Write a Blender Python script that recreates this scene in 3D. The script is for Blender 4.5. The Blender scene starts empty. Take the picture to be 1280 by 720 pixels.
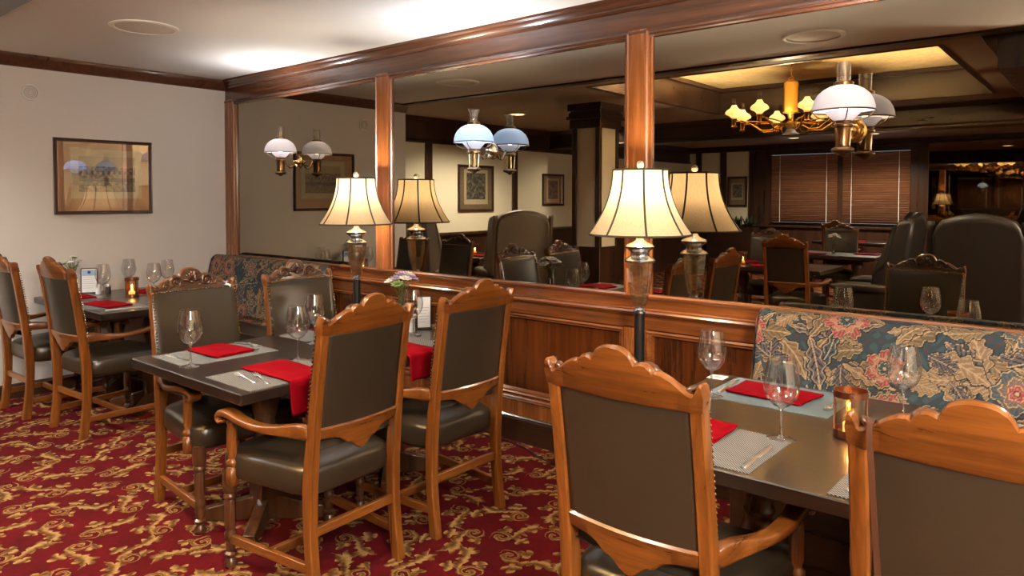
EXPOSURE = 0.65; LAMP_E = 23; SC_E = 1.1; UP_K = 22; CH_E = 14; DL_K = 0.9; FILL_E = 330; TRAY_E = 900
import bpy, math, random
import numpy as np
from mathutils import Vector, Matrix
PI = math.pi
R = math.radians
random.seed(7)
SC = bpy.context.scene
COL = SC.collection

# ------------------------------------------------------------------ object helpers
def s2l(c):
    return tuple(((x/255.0)/12.92 if x/255.0 <= 0.04045 else ((x/255.0+0.055)/1.055)**2.4) for x in c)

class MB:
    """collects verts and faces for one mesh"""
    def __init__(self): self.v = []; self.f = []
    def add(self, vs, fs):
        o = len(self.v); self.v += [tuple(p) for p in vs]; self.f += [tuple(i+o for i in f) for f in fs]; return self
    def box(self, x0, x1, y0, y1, z0, z1):
        vs = [(x, y, z) for z in (z0, z1) for y in (y0, y1) for x in (x0, x1)]
        return self.add(vs, [(0,2,3,1),(4,5,7,6),(0,1,5,4),(2,6,7,3),(0,4,6,2),(1,3,7,5)])
    def cbox(self, x0, x1, y0, y1, z0, z1, c=0.004):
        """box with chamfered vertical profile round all edges (superposed rings)"""
        vs = []; fs = []
        rings = [(z0, c), (z0+c, 0), (z1-c, 0), (z1, c)]
        for z, i in rings:
            a, b, d, e = x0+i, x1-i, y0+i, y1-i
            vs += [(a+c, d, z), (b-c, d, z), (b, d+c, z), (b, e-c, z), (b-c, e, z), (a+c, e, z), (a, e-c, z), (a, d+c, z)]
        for k in range(3):
            for j in range(8):
                fs.append((k*8+j, k*8+(j+1) % 8, k*8+8+(j+1) % 8, k*8+8+j))
        fs.append(tuple(range(7, -1, -1))); fs.append(tuple(range(24, 32)))
        return self.add(vs, fs)
    def lathe(self, prof, c=(0,0,0), seg=24, mod=None, cap=True, axis='z'):
        vs = []; fs = []; n = len(prof)
        for k, (r, z) in enumerate(prof):
            for j in range(seg):
                t = 2*PI*j/seg
                rr = r*(mod(t, z) if mod else 1)
                p = (rr*math.cos(t), rr*math.sin(t), z)
                if axis == 'y': p = (p[0], p[2], p[1])
                if axis == 'x': p = (p[2], p[0], p[1])
                vs.append((p[0]+c[0], p[1]+c[1], p[2]+c[2]))
        for k in range(n-1):
            for j in range(seg):
                q = (k*seg+j, k*seg+(j+1) % seg, (k+1)*seg+(j+1) % seg, (k+1)*seg+j)
                fs.append(q if axis != 'y' else q[::-1])
        if cap:
            fs.append(tuple(range(seg-1, -1, -1))); fs.append(tuple((n-1)*seg+j for j in range(seg)))
        return self.add(vs, fs)
    def tube(self, path, r, seg=8, cap=True, flat=1.0, up=(0,0,1)):
        path = [Vector(p) for p in path]; n = len(path)
        rs = r if isinstance(r, (list, tuple)) else [r]*n
        vs = []; fs = []; prev = None
        for i, p in enumerate(path):
            t = (path[min(i+1, n-1)]-path[max(i-1, 0)]).normalized()
            if prev is None:
                u = Vector(up); a = t.cross(u)
                if a.length < 1e-3: a = t.cross(Vector((1,0,0)))
                a.normalize()
            else:
                a = prev - t*prev.dot(t); a.normalize()
            prev = a; b = a.cross(t)
            for j in range(seg):
                th = 2*PI*j/seg
                vs.append(p + a*(rs[i]*math.cos(th)) + b*(rs[i]*flat*math.sin(th)))
        for k in range(n-1):
            for j in range(seg):
                fs.append((k*seg+j, (k+1)*seg+j, (k+1)*seg+(j+1) % seg, k*seg+(j+1) % seg))
        if cap:
            fs.append(tuple(range(seg))); fs.append(tuple((n-1)*seg+j for j in range(seg-1, -1, -1)))
        return self.add(vs, fs)
    def loft(self, rings, cap=True, close=True):
        """rings: list of equal-length lists of points"""
        n = len(rings); m = len(rings[0]); vs = [p for r in rings for p in r]; fs = []
        for k in range(n-1):
            for j in range(m if close else m-1):
                fs.append((k*m+j, k*m+(j+1) % m, (k+1)*m+(j+1) % m, (k+1)*m+j))
        if cap:
            fs.append(tuple(range(m-1, -1, -1))); fs.append(tuple((n-1)*m+j for j in range(m)))
        return self.add(vs, fs)
    def sellip(self, c, a, b, h, e1=0.5, e2=0.5, nu=24, nv=12, f=None, rot=None):
        def sg(v, e): return math.copysign(abs(v)**e, v)
        vs = []; fs = []
        for i in range(nv+1):
            ph = -PI/2 + PI*i/nv
            for j in range(nu):
                th = 2*PI*j/nu
                p = [a*sg(math.cos(ph), e1)*sg(math.cos(th), e2), b*sg(math.cos(ph), e1)*sg(math.sin(th), e2), h*sg(math.sin(ph), e1)]
                if f: p = f(p)
                if rot is not None: p = rot @ Vector(p)
                vs.append((p[0]+c[0], p[1]+c[1], p[2]+c[2]))
        for i in range(nv):
            for j in range(nu):
                fs.append((i*nu+j, i*nu+(j+1) % nu, (i+1)*nu+(j+1) % nu, (i+1)*nu+j))
        return self.add(vs, fs)
    def extrude_x(self, prof, x0, x1):
        """closed (y,z) profile extruded along x"""
        return self.loft([[(x0, y, z) for y, z in prof], [(x1, y, z) for y, z in prof]])
    def extrude_y(self, prof, y0, y1):
        return self.loft([[(x, y0, z) for x, z in prof], [(x, y1, z) for x, z in prof]])
    def grid(self, fn, nu, nv):
        vs = [fn(i/nu, j/nv) for j in range(nv+1) for i in range(nu+1)]
        fs = [(j*(nu+1)+i, j*(nu+1)+i+1, (j+1)*(nu+1)+i+1, (j+1)*(nu+1)+i) for j in range(nv) for i in range(nu)]
        return self.add(vs, fs)
    def build(self, name, m, parent=None, angle=35, bevel=0, solid=0, sub=0, loc=None):
        me = bpy.data.meshes.new(name)
        me.from_pydata(self.v, [], self.f); me.update()
        me.polygons.foreach_set('use_smooth', [True]*len(me.polygons))
        me.set_sharp_from_angle(angle=R(angle))
        if m: me.materials.append(m)
        o = bpy.data.objects.new(name, me); COL.objects.link(o)
        if parent is not None: o.parent = parent
        if loc is not None: o.location = loc
        if bevel:
            b = o.modifiers.new('b', 'BEVEL'); b.width = bevel; b.segments = 2; b.limit_method = 'ANGLE'; b.angle_limit = R(40)
        if solid:
            s = o.modifiers.new('s', 'SOLIDIFY'); s.thickness = solid; s.offset = 0
        if sub:
            s = o.modifiers.new('u', 'SUBSURF'); s.levels = sub; s.render_levels = sub
        return o

def thing(name, label, cat, loc=(0,0,0), rz=0, group=None):
    o = bpy.data.objects.new(name, None); COL.objects.link(o); o.empty_display_size = 0.1
    o.location = loc; o.rotation_euler = (0, 0, rz); o['label'] = label; o['category'] = cat
    if group: o['group'] = group
    return o
def tag(o, label, cat, group=None, loc=None, rz=None):
    o['label'] = label; o['category'] = cat
    if group: o['group'] = group
    if loc is not None: o.location = loc
    if rz is not None: o.rotation_euler = (0, 0, rz)
    return o
def struct(o, label=None):
    o['kind'] = 'structure'
    if label: o['label'] = label
    return o
def dup(root, loc, rz, label, group=None, scale=None):
    def cp(o, par):
        c = o.copy(); COL.objects.link(c)
        if par is not None: c.parent = par
        for ch in list(o.children):
            if ch.users_collection: cp(ch, c)
        return c
    r = cp(root, None); r.location = loc; r.rotation_euler = (0, 0, rz); r['label'] = label
    if group: r['group'] = group
    if scale: r.scale = scale
    return r

# ------------------------------------------------------------------ node expression language
class X:
    def __init__(s, t, v): s.t = t; s.v = v
    def m(s, op, *a):
        n = s.t.nodes.new('ShaderNodeMath'); n.operation = op
        for i, q in enumerate((s,)+a):
            if isinstance(q, X): s.t.links.new(q.v, n.inputs[i])
            else: n.inputs[i].default_value = q
        return X(s.t, n.outputs[0])
    def __add__(s, o): return s.m('ADD', o)
    __radd__ = __add__
    def __sub__(s, o): return s.m('SUBTRACT', o)
    def __rsub__(s, o): return (s*-1)+o
    def __mul__(s, o): return s.m('MULTIPLY', o)
    __rmul__ = __mul__
    def __truediv__(s, o): return s.m('DIVIDE', o)
    def __lt__(s, o): return s.m('LESS_THAN', o)
    def __gt__(s, o): return s.m('GREATER_THAN', o)
    def __pow__(s, o): return s.m('POWER', o)
    def sin(s): return s.m('SINE')
    def cos(s): return s.m('COSINE')
    def abs(s): return s.m('ABSOLUTE')
    def fract(s): return s.m('FRACT')
    def floor(s): return s.m('FLOOR')
    def sqrt(s): return s.m('SQRT')
    def max(s, o): return s.m('MAXIMUM', o)
    def min(s, o): return s.m('MINIMUM', o)
    def atan2(s, o): return s.m('ARCTAN2', o)
    def ss(s, a, b):
        n = s.t.nodes.new('ShaderNodeMapRange'); n.interpolation_type = 'SMOOTHSTEP'
        s.t.links.new(s.v, n.inputs['Value']); n.inputs['From Min'].default_value = a; n.inputs['From Max'].default_value = b
        return X(s.t, n.outputs[0])

class Mat:
    def __init__(s, name):
        s.m = bpy.data.materials.new(name); s.m.use_nodes = True
        s.t = s.m.node_tree; s.b = s.t.nodes['Principled BSDF']; s.out = s.t.nodes['Material Output']
    def coord(s, scale=(1,1,1), which='Object', loc=(0,0,0)):
        tc = s.t.nodes.new('ShaderNodeTexCoord'); mp = s.t.nodes.new('ShaderNodeMapping')
        s.t.links.new(tc.outputs[which], mp.inputs['Vector']); mp.inputs['Scale'].default_value = scale; mp.inputs['Location'].default_value = loc
        return mp.outputs[0]
    def geo(s):
        g = s.t.nodes.new('ShaderNodeNewGeometry'); return g.outputs['Position']
    def xyz(s, vec):
        n = s.t.nodes.new('ShaderNodeSeparateXYZ'); s.t.links.new(vec, n.inputs[0])
        return [X(s.t, n.outputs[i]) for i in range(3)]
    def vec(s, x, y, z=0.0):
        n = s.t.nodes.new('ShaderNodeCombineXYZ')
        for i, q in enumerate((x, y, z)):
            if isinstance(q, X): s.t.links.new(q.v, n.inputs[i])
            else: n.inputs[i].default_value = q
        return n.outputs[0]
    def noise(s, vec, scale, detail=3, rough=0.5, dist=0):
        n = s.t.nodes.new('ShaderNodeTexNoise'); s.t.links.new(vec, n.inputs['Vector'])
        n.inputs['Scale'].default_value = scale; n.inputs['Detail'].default_value = detail
        n.inputs['Roughness'].default_value = rough; n.inputs['Distortion'].default_value = dist
        return X(s.t, n.outputs[0])
    def white(s, vec):
        n = s.t.nodes.new('ShaderNodeTexWhiteNoise'); n.noise_dimensions = '3D'; s.t.links.new(vec, n.inputs['Vector']); return X(s.t, n.outputs['Value'])
    def mix(s, f, a, b):
        n = s.t.nodes.new('ShaderNodeMix'); n.data_type = 'RGBA'
        for q, i in ((f, 0), (a, 6), (b, 7)):
            if isinstance(q, X): s.t.links.new(q.v, n.inputs[i])
            elif hasattr(q, 'is_output'): s.t.links.new(q, n.inputs[i])
            elif i == 0: n.inputs[i].default_value = q
            else: n.inputs[i].default_value = (*q[:3], 1)
        return n.outputs[2]
    def ramp(s, f, stops):
        n = s.t.nodes.new('ShaderNodeValToRGB'); s.t.links.new(f.v, n.inputs[0]); r = n.color_ramp
        while len(r.elements) < len(stops): r.elements.new(0.5)
        for e, (p, c) in zip(r.elements, stops): e.position = p; e.color = (*c[:3], 1)
        return n.outputs[0]
    def base(s, c):
        if hasattr(c, 'is_output'): s.t.links.new(c, s.b.inputs['Base Color'])
        else: s.b.inputs['Base Color'].default_value = (*c[:3], 1)
        return s
    def set(s, **k):
        nm = dict(rough='Roughness', metal='Metallic', spec='Specular IOR Level', coat='Coat Weight', coatr='Coat Roughness', trans='Transmission Weight', ior='IOR', sheen='Sheen Weight', alpha='Alpha')
        for a, v in k.items():
            i = s.b.inputs[nm[a]]
            if isinstance(v, X): s.t.links.new(v.v, i)
            else: i.default_value = v
        return s
    def bump(s, h, strength=0.3, dist=0.002):
        n = s.t.nodes.new('ShaderNodeBump'); s.t.links.new(h.v, n.inputs['Height'])
        n.inputs['Strength'].default_value = strength; n.inputs['Distance'].default_value = dist
        s.t.links.new(n.outputs[0], s.b.inputs['Normal']); return s
    def emit(s, c, e):
        s.b.inputs['Emission Color'].default_value = (*c, 1); s.b.inputs['Emission Strength'].default_value = e; return s

def plain(name, rgb, rough=0.5, metal=0.0, var=0.06, nscale=8, **k):
    """plain colour with a faint procedural mottling"""
    m = Mat(name); c = s2l(rgb)
    n = m.noise(m.coord(), nscale, 3)
    m.base(m.mix(n, tuple(x*(1-var) for x in c), tuple(min(1, x*(1+var)) for x in c))).set(rough=rough, metal=metal, **k)
    return m.m
def wood(name, light, dark, axis=2, rough=0.28, coat=0.35, scale=1.0, spec=0.5, geo=False):
    m = Mat(name); st = [26*scale]*3; st[axis] = 1.6*scale
    co = m.coord(tuple(st))
    if geo:
        mp = m.t.nodes.new('ShaderNodeMapping'); m.t.links.new(m.geo(), mp.inputs['Vector']); mp.inputs['Scale'].default_value = tuple(st); co = mp.outputs[0]
    n1 = m.noise(co, 1.0, 6, 0.62, 0.6)
    n2 = m.noise(co, 5.0, 3, 0.6)
    f = (n1*0.75 + n2*0.25)
    c = m.ramp(f, [(0.34, s2l(dark)), (0.5, tuple((a+b)/2 for a, b in zip(s2l(dark), s2l(light)))), (0.64, s2l(light))])
    m.base(c).set(rough=f*0.2+(rough-0.1), coat=coat, coatr=0.12, spec=spec)
    m.bump(n2, 0.12, 0.001)
    return m.m
def thin_glass(name, tint=(1,1,1), ior=1.5, rough=0.0, extra=0.0):
    """thin clear glass wall: fresnel reflection over see-through"""
    m = bpy.data.materials.new(name); m.use_nodes = True; t = m.node_tree; t.nodes.clear()
    o = t.nodes.new('ShaderNodeOutputMaterial'); mx = t.nodes.new('ShaderNodeMixShader')
    tr = t.nodes.new('ShaderNodeBsdfTransparent'); tr.inputs[0].default_value = (*tint, 1)
    gl = t.nodes.new('ShaderNodeBsdfGlossy'); gl.inputs['Roughness'].default_value = rough
    fr = t.nodes.new('ShaderNodeLayerWeight'); fr.inputs['Blend'].default_value = 0.5
    f = X(t, fr.outputs['Facing']); f0 = ((ior-1)/(ior+1))**2
    f = ((f*f*f*f)*(1-f0)*0.85+(f0*1.6+extra)).min(1.0)
    t.links.new(f.v, mx.inputs[0]); t.links.new(tr.outputs[0], mx.inputs[1]); t.links.new(gl.outputs[0], mx.inputs[2])
    t.links.new(mx.outputs[0], o.inputs[0]); return m
def shade_mat(name, rgb, trans=0.6, fleck=0.0, rough=0.6):
    """cloth or opal glass that lets lamp light through"""
    m = bpy.data.materials.new(name); m.use_nodes = True; t = m.node_tree; t.nodes.clear()
    M_ = Mat.__new__(Mat); M_.t = t
    o = t.nodes.new('ShaderNodeOutputMaterial')
    c = s2l(rgb)
    n = M_.noise(M_.coord((140,140,25)), 1.0, 3, 0.6)
    col = M_.mix(n.ss(0.55, 0.75), c, tuple(x*(1-fleck) for x in c))
    d = t.nodes.new('ShaderNodeBsdfDiffuse'); r = t.nodes.new('ShaderNodeBsdfTranslucent')
    t.links.new(col, d.inputs[0]); t.links.new(col, r.inputs[0])
    mx = t.nodes.new('ShaderNodeMixShader'); mx.inputs[0].default_value = trans
    t.links.new(d.outputs[0], mx.inputs[1]); t.links.new(r.outputs[0], mx.inputs[2])
    if rough < 0.5:
        g = t.nodes.new('ShaderNodeBsdfGlossy'); g.inputs['Roughness'].default_value = rough
        m2 = t.nodes.new('ShaderNodeMixShader'); m2.inputs[0].default_value = 0.06
        t.links.new(mx.outputs[0], m2.inputs[1]); t.links.new(g.outputs[0], m2.inputs[2]); mx = m2
    t.links.new(mx.outputs[0], o.inputs[0]); return m
def lightbulb(name, rgb, e):
    m = Mat(name); m.base(s2l(rgb)).emit(s2l(rgb), e); return m.m

# ------------------------------------------------------------------ materials
OAKL, OAKD = (132, 77, 28), (78, 40, 12)
oak = [wood('golden_oak_%s' % 'xyz'[a], OAKL, OAKD, a, 0.3, 0.3) for a in range(3)]
oak_shaded = [wood('shaded_oak_%s' % 'xyz'[a], (86, 52, 30), (44, 24, 12), a, 0.3, 0.3) for a in range(3)]  # the chairs' oak in a darker tone, shade of front faces put in
panel_x = wood('mahogany_panelling_x', (134, 78, 38), (84, 44, 18), 0, 0.24, 0.7, 0.6, geo=True)
panel_z = wood('mahogany_panelling_lit_z', (158, 94, 46), (106, 58, 24), 2, 0.26, 0.5, 0.6, geo=True)  # lighter than the x boards: lamp light on the posts put into colour
dark_x = wood('dark_stained_wood_x', (58, 36, 24), (32, 19, 12), 0, 0.3, 0.3, 0.5, geo=True)
dark_z = wood('dark_stained_wood_z', (70, 44, 30), (40, 24, 16), 2, 0.3, 0.3, 0.5, geo=True)
beam_x = wood('mahogany_beam_shaded', (98, 58, 36), (60, 35, 22), 0, 0.24, 0.5, 0.5, geo=True)  # darker than the panelling: unlit look of the beam put into the colour
crown_x = wood('crown_wood', (100, 60, 38), (62, 36, 22), 0, 0.3, 0.35, 0.5, geo=True)
tabletop = wood('espresso_tabletop', (42, 29, 21), (24, 16, 11), 0, 0.34, 0.4, 0.5)
tablebase = wood('dark_oak_table_base', (92, 58, 34), (46, 27, 16), 2, 0.3, 0.3)
black_metal = plain('black_pole_paint', (22, 20, 20), 0.35)
silver = plain('antique_silver', (196, 204, 216), 0.2, 1.0)
brass_s = plain('pale_antique_brass', (190, 172, 142), 0.2, 1.0)
brass = plain('antique_brass', (176, 140, 86), 0.22, 1.0)
brass_d = plain('aged_brass', (120, 92, 62), 0.28, 1.0)
gold = plain('polished_gold_brass', (214, 168, 84), 0.2, 1.0)
copper = plain('copper_band', (150, 98, 70), 0.3, 1.0)
steel = plain('cutlery_steel', (238, 236, 230), 0.32, 1.0)
nailm = plain('brass_nailheads', (170, 138, 96), 0.25, 1.0)
white_m = plain('white_plastic', (240, 236, 230), 0.5)
paper = plain('white_paper', (232, 230, 226), 0.7)
solidglass = thin_glass('thick_stem_glass', (0.9, 0.9, 0.9), 1.5, 0.06, 0.30)
glassm = thin_glass('clear_glass', (0.95, 0.95, 0.96), 1.5, 0.05, 0.18)
goblet = thin_glass('goblet_glass', (0.99, 0.99, 0.99), 1.5, 0.03, 0.06)
crystal = thin_glass('smoky_crystal', (0.93, 0.89, 0.80), 1.7, 0.05, 0.22)
pictglass = thin_glass('picture_glass', (0.99, 0.99, 0.99), 1.5, 0.0, 0.19)

m = Mat('taupe_leather'); n = m.noise(m.coord(), 260, 2); n2 = m.noise(m.coord(), 4, 3)
m.base(m.mix(n2, s2l((40, 33, 24)), s2l((47, 39, 29)))).set(rough=0.30, spec=0.55).bump(n, 0.12, 0.0006); leather = m.m
m = Mat('shaded_wing_leather'); n = m.noise(m.coord(), 200, 2)
m.base(s2l((38, 33, 29))).set(rough=0.42).bump(n, 0.1, 0.0006); leather_d = m.m  # shaded copy of the wing chair leather, dim light put into the colour
m = Mat('red_napkin_cloth'); n = m.noise(m.coord(), 350, 2); n2 = m.noise(m.coord(), 14, 3)
m.base(m.mix(n2, s2l((118, 0, 12)), s2l((134, 2, 18)))).set(rough=0.9, spec=0.08).bump(n, 0.3, 0.0008); red = m.m
def weave(name, a, b, k=190.0):
    m = Mat(name); x, y, z = m.xyz(m.coord())
    s = (x*k*4.2).sin()*(y*k*4.2).sin()
    m.base(m.mix(s.ss(-0.15, 0.15), s2l(a), s2l(b))).set(rough=0.6).bump(s, 0.3, 0.0006); return m.m
mat_bw = weave('woven_placemat_black_white', (22, 20, 20), (150, 146, 140), 150)
mat_gr = weave('woven_placemat_grey', (60, 60, 60), (146, 146, 142), 170)
mat_bl = weave('woven_placemat_blue_grey', (70, 84, 90), (122, 136, 140), 260)
beige = Mat('beige_wall_paint'); n = beige.noise(beige.coord(), 120, 3); beige.base(s2l((220, 212, 204))).set(rough=0.75).bump(n, 0.08, 0.001); beige = beige.m
cream = Mat('cream_wall_paint'); cream.base(cream.mix(cream.noise(cream.coord(), 3, 2), s2l((222, 212, 184)), s2l((228, 218, 190)))).set(rough=0.8); cream = cream.m
ceilm = Mat('white_ceiling_paint'); n = ceilm.noise(ceilm.coord(), 90, 3); ceilm.base(s2l((230, 228, 226))).set(rough=0.85).bump(n, 0.05, 0.001); ceilm = ceilm.m
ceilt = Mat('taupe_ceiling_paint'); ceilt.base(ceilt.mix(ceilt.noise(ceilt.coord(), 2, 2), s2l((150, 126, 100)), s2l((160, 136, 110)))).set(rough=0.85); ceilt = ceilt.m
m = Mat('textured_gold_ceiling'); n = m.noise(m.coord((1, 1, 1)), 9, 5, 0.6, 1.2)
m.base(m.mix(n.ss(0.4, 0.62), s2l((222, 190, 134)), s2l((238, 210, 156)))).set(rough=0.7).bump(n, 0.4, 0.01); traym = m.m
m = bpy.data.materials.new('bronze_tinted_mirror'); m.use_nodes = True; t = m.node_tree; t.nodes.clear()
o = t.nodes.new('ShaderNodeOutputMaterial'); g = t.nodes.new('ShaderNodeBsdfGlossy'); g.inputs['Roughness'].default_value = 0.0
g.inputs['Color'].default_value = (0.40, 0.355, 0.28, 1); t.links.new(g.outputs[0], o.inputs[0]); mirrorm = m

# carpet: gold acanthus scrolls on red
def carpet():
    m = Mat('red_carpet_with_gold_scrolls')
    x, y, z = m.xyz(m.coord())
    wv = m.coord()
    nx = m.noise(wv, 14, 2); ny = m.noise(m.coord(loc=(5, 3, 1)), 14, 2)
    S = 0.33
    px = x/S + (nx-0.5)*0.16; py = y/S + (ny-0.5)*0.16
    tot = None; shade = None
    for k, (ox, oy) in enumerate(((0.0, 0.0), (0.5, 0.5))):
        qx = px+ox; qy = py+oy
        cx = qx.floor(); cy = qy.floor()
        rnd = m.white(m.vec(cx, cy, 3.3+k)); r2 = m.white(m.vec(cx, cy, 9.1+k))
        lx = qx-cx-0.5; ly = qy-cy-0.5
        a = rnd*6.2832
        ca = a.cos(); sa = a.sin()
        fl = (r2 > 0.5)*2-1
        u = (lx*ca + ly*sa); v = (ly*ca - lx*sa)*fl
        # volute
        dx = u-0.20; dy = v-0.02
        r = (dx*dx+dy*dy).sqrt(); th = dy.atan2(dx)
        sp = (th/6.2832 + r*8.5).fract()
        vol = ((sp-0.5).abs() < 0.27)*(r < 0.145)
        # sinuous serrated stem
        c = v + (u*6.5+0.4).sin()*0.11
        w = ((u*34).sin().abs()*0.055+0.03)*(0.24-(u+0.14).abs()*0.62).max(0.0)*5.2
        st = ((c.abs()-w) < 0.0)*((u+0.12).abs() < 0.38)
        # leaf fans
        def fan(ax, ay, rad, lob, ph):
            ex = u-ax; ey = v-ay; rr = (ex*ex+ey*ey).sqrt(); t2 = ey.atan2(ex)
            return rr < ((t2*lob+ph).cos().abs()*rad*0.62+rad*0.38)
        f1 = fan(-0.30, 0.12, 0.145, 2.5, 0.3); f2 = fan(-0.02, -0.19, 0.125, 2.0, 1.1); f3 = fan(0.06, 0.19, 0.11, 1.5, 0.2)
        g = vol.max(st).max(f1).max(f2).max(f3)
        s = (c*38).sin()*0.5+0.5
        s = s*(1-vol)+((sp-0.5).abs()*3.2)*vol
        if tot is None: tot = g; shade = s*g
        else: shade = shade*(1-g)+s*g; tot = tot.max(g)
    fine = m.noise(wv, 45, 3, 0.6)
    sh = (shade*0.55+fine*0.75-0.15)
    goldc = m.ramp(sh, [(0.15, s2l((66, 44, 18))), (0.45, s2l((106, 76, 38))), (0.8, s2l((150, 118, 74)))])
    big = m.noise(wv, 5, 3)
    redc = m.ramp(big*0.6+fine*0.4, [(0.3, s2l((56, 4, 7))), (0.7, s2l((82, 6, 14)))])
    pile = m.noise(wv, 500, 2)
    m.base(m.mix(tot, redc, goldc)).set(rough=0.95, spec=0.1).bump(pile, 0.5, 0.003)
    return m.m
carpetm = carpet()

# floral tapestry painted as per-vertex colour of a dense cloth
def tapestry(W, H, res, seed):
    """W,H metres; returns (nh, nw, 3) linear colours: flowers and leaves woven on a blue ground"""
    rg = random.Random(seed); nw = int(W/res)+1; nh = int(H/res)+1
    yy, xx = np.mgrid[0:nh, 0:nw]; xx = xx*res; yy = yy*res
    c = lambda *a: np.array(s2l(a))
    img = np.zeros((nh, nw, 3)); img[:] = c(44, 60, 68)
    mott = np.sin(xx*70+3*np.sin(yy*31))*np.sin(yy*53+2*np.sin(xx*41))
    img[mott > 0.35] = c(56, 76, 84); img[mott < -0.5] = c(62, 54, 60)
    cream_, tan, teal, navy, rose, pink, grey, olive = c(180, 154, 120), c(132, 108, 82), c(52, 78, 86), c(26, 34, 42), c(134, 60, 60), c(176, 104, 94), c(92, 86, 90), c(96, 84, 60)
    def leaf(x0, y0, ang, L, w, col, col2):
        ca, sa = math.cos(ang), math.sin(ang); bend = rg.uniform(-1.2, 1.2)
        x_ = xx-x0; y_ = yy-y0
        win = (np.abs(x_) < L*1.2) & (np.abs(y_) < L*1.2)
        if not win.any(): return
        u = (x_*ca+y_*sa)/L; v = (-x_*sa+y_*ca)/L
        v = v-bend*u*(1-u)*0.35
        hw = w/L*np.clip(np.sin(np.clip(u, 0, 1)*PI), 0, 1)**0.75*(1+0.28*np.sin(u*26))
        e = np.abs(v)-hw; inn = (u > 0) & (u < 1)
        img[inn & (e < 0.03) & win] = navy
        img[inn & (e < 0.0) & win] = cream_
        img[inn & (e < -0.017) & win] = col
        st = np.sin((u*1.0-np.abs(v)*1.3)*46) > 0.35
        img[inn & (e < -0.05) & st & win] = col2
        img[inn & (np.abs(v) < 0.012) & win] = cream_
    def flower(x0, y0, Rr, n, cols):
        x_ = xx-x0; y_ = yy-y0; rr = np.hypot(x_, y_); th = np.arctan2(y_, x_); ph = rg.uniform(0, 6)
        if not (rr < Rr*1.2).any(): return
        for s, (ca_, cb) in zip((1.0, 0.68, 0.38), cols):
            q = Rr*s*(0.72+0.28*np.abs(np.cos((th*n/2)+ph)))*(1+0.05*np.sin(th*n*3))
            img[rr < q+0.005] = navy if s == 1 else cb*0.6
            img[rr < q] = cream_
            img[rr < q-0.004] = ca_
            st = np.sin(th*n*5+rr*90) > 0.3
            img[(rr < q-0.010) & st & (rr > q*0.45)] = cb
            ph += 0.7
        img[rr < Rr*0.13] = navy; img[rr < Rr*0.09] = cream_
    cell = 0.12
    pts = []
    for j in range(int(H/cell)+2):
        for i in range(int(W/cell)+2):
            pts.append(((i+0.5*(j % 2)+rg.uniform(-.25, .25))*cell, (j+rg.uniform(-.25, .25))*cell))
    rg.shuffle(pts)
    for x0, y0 in pts:
        for k in range(2):
            cc = rg.choice([(tan, olive), (teal, navy), (tan, cream_*0.8), (grey, navy), (olive, tan)])
            leaf(x0, y0, rg.uniform(0, 6.28), rg.uniform(.12, .23), rg.uniform(.022, .042), *cc)
    fl = [p for i, p in enumerate(pts) if i % 3 == 0]
    done = []
    for x0, y0 in fl:
        if any(math.hypot(x0-a, y0-b) < 0.15 for a, b in done): continue
        done.append((x0, y0))
        k = rg.random()
        if k < 0.5: cols = [(rose, pink), (pink, cream_*0.8), (teal, navy)]
        elif k < 0.75: cols = [(tan, cream_*0.85), (teal, navy), (tan, olive)]
        else: cols = [(teal, grey), (grey, tan), (rose, pink)]
        flower(x0, y0, rg.uniform(.06, .10), rg.choice([5, 6, 7, 8]), cols)
    return img*0.66
m = Mat('floral_tapestry'); a = m.t.nodes.new('ShaderNodeVertexColor'); a.layer_name = 'weave'
n = m.noise(m.coord(), 500, 2); m.base(a.outputs[0]).set(rough=0.8, spec=0.25).bump(n, 0.25, 0.001); tapm = m.m
# ------------------------------------------------------------------ the room
def frame_rect(M, x0, x1, z0, z1, prof):
    """mitred moulding round a rectangle in the xz plane; prof = [(inset from outer edge, y)], closed"""
    cs = [(x0, z0, 1, 1), (x1, z0, -1, 1), (x1, z1, -1, -1), (x0, z1, 1, -1)]
    rings = [[(x+sx*d, y, z+sz*d) for d, y in prof] for x, z, sx, sz in cs]
    m_ = len(prof); vs = [p for r in rings for p in r]
    fs = [(k*m_+j, k*m_+(j+1) % m_, ((k+1) % 4)*m_+(j+1) % m_, ((k+1) % 4)*m_+j) for k in range(4) for j in range(m_)]
    M.add(vs, fs)
CZ = 2.58; XL = -0.8; XR = 8.4; YF = -11.0
struct(MB().box(XL-.2, XR+.2, YF-.2, 0.2, -0.1, 0).build('floor', carpetm))
struct(MB().box(XL-.15, 0, -2.18, 0.2, 0, 2.9).build('wall_left', beige))
struct(MB().box(XL-.15, XL, YF, -2.18, 0, 2.9).build('wall_recess', cream))
struct(MB().box(0, XR, 0.012, 0.2, 0, 2.9).build('wall_mirror_side', panel_x))
struct(MB().box(XL-.15, XR, YF-.15, YF, 0, 2.9).build('wall_far', cream))
struct(MB().box(XR, XR+.15, YF-.15, 0.2, 0, 2.9).build('wall_right', cream))
struct(MB().box(0, XR, -2.2, 0.2, CZ, CZ+.1).build('ceiling', ceilm))
TX0, TX1, TY0, TY1, TZ = 2.35, 5.35, -5.45, -2.42, 2.9
c = MB()
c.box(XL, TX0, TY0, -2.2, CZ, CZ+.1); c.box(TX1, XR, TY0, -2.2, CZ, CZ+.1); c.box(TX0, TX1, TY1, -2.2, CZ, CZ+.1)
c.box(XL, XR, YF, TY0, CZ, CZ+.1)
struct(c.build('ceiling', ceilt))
struct(MB().box(TX0-.05, TX1+.05, TY0-.05, TY1+.05, TZ, TZ+.08).build('ceiling', traym))
c = MB()   # dark fascia boards lining the raised tray
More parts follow.
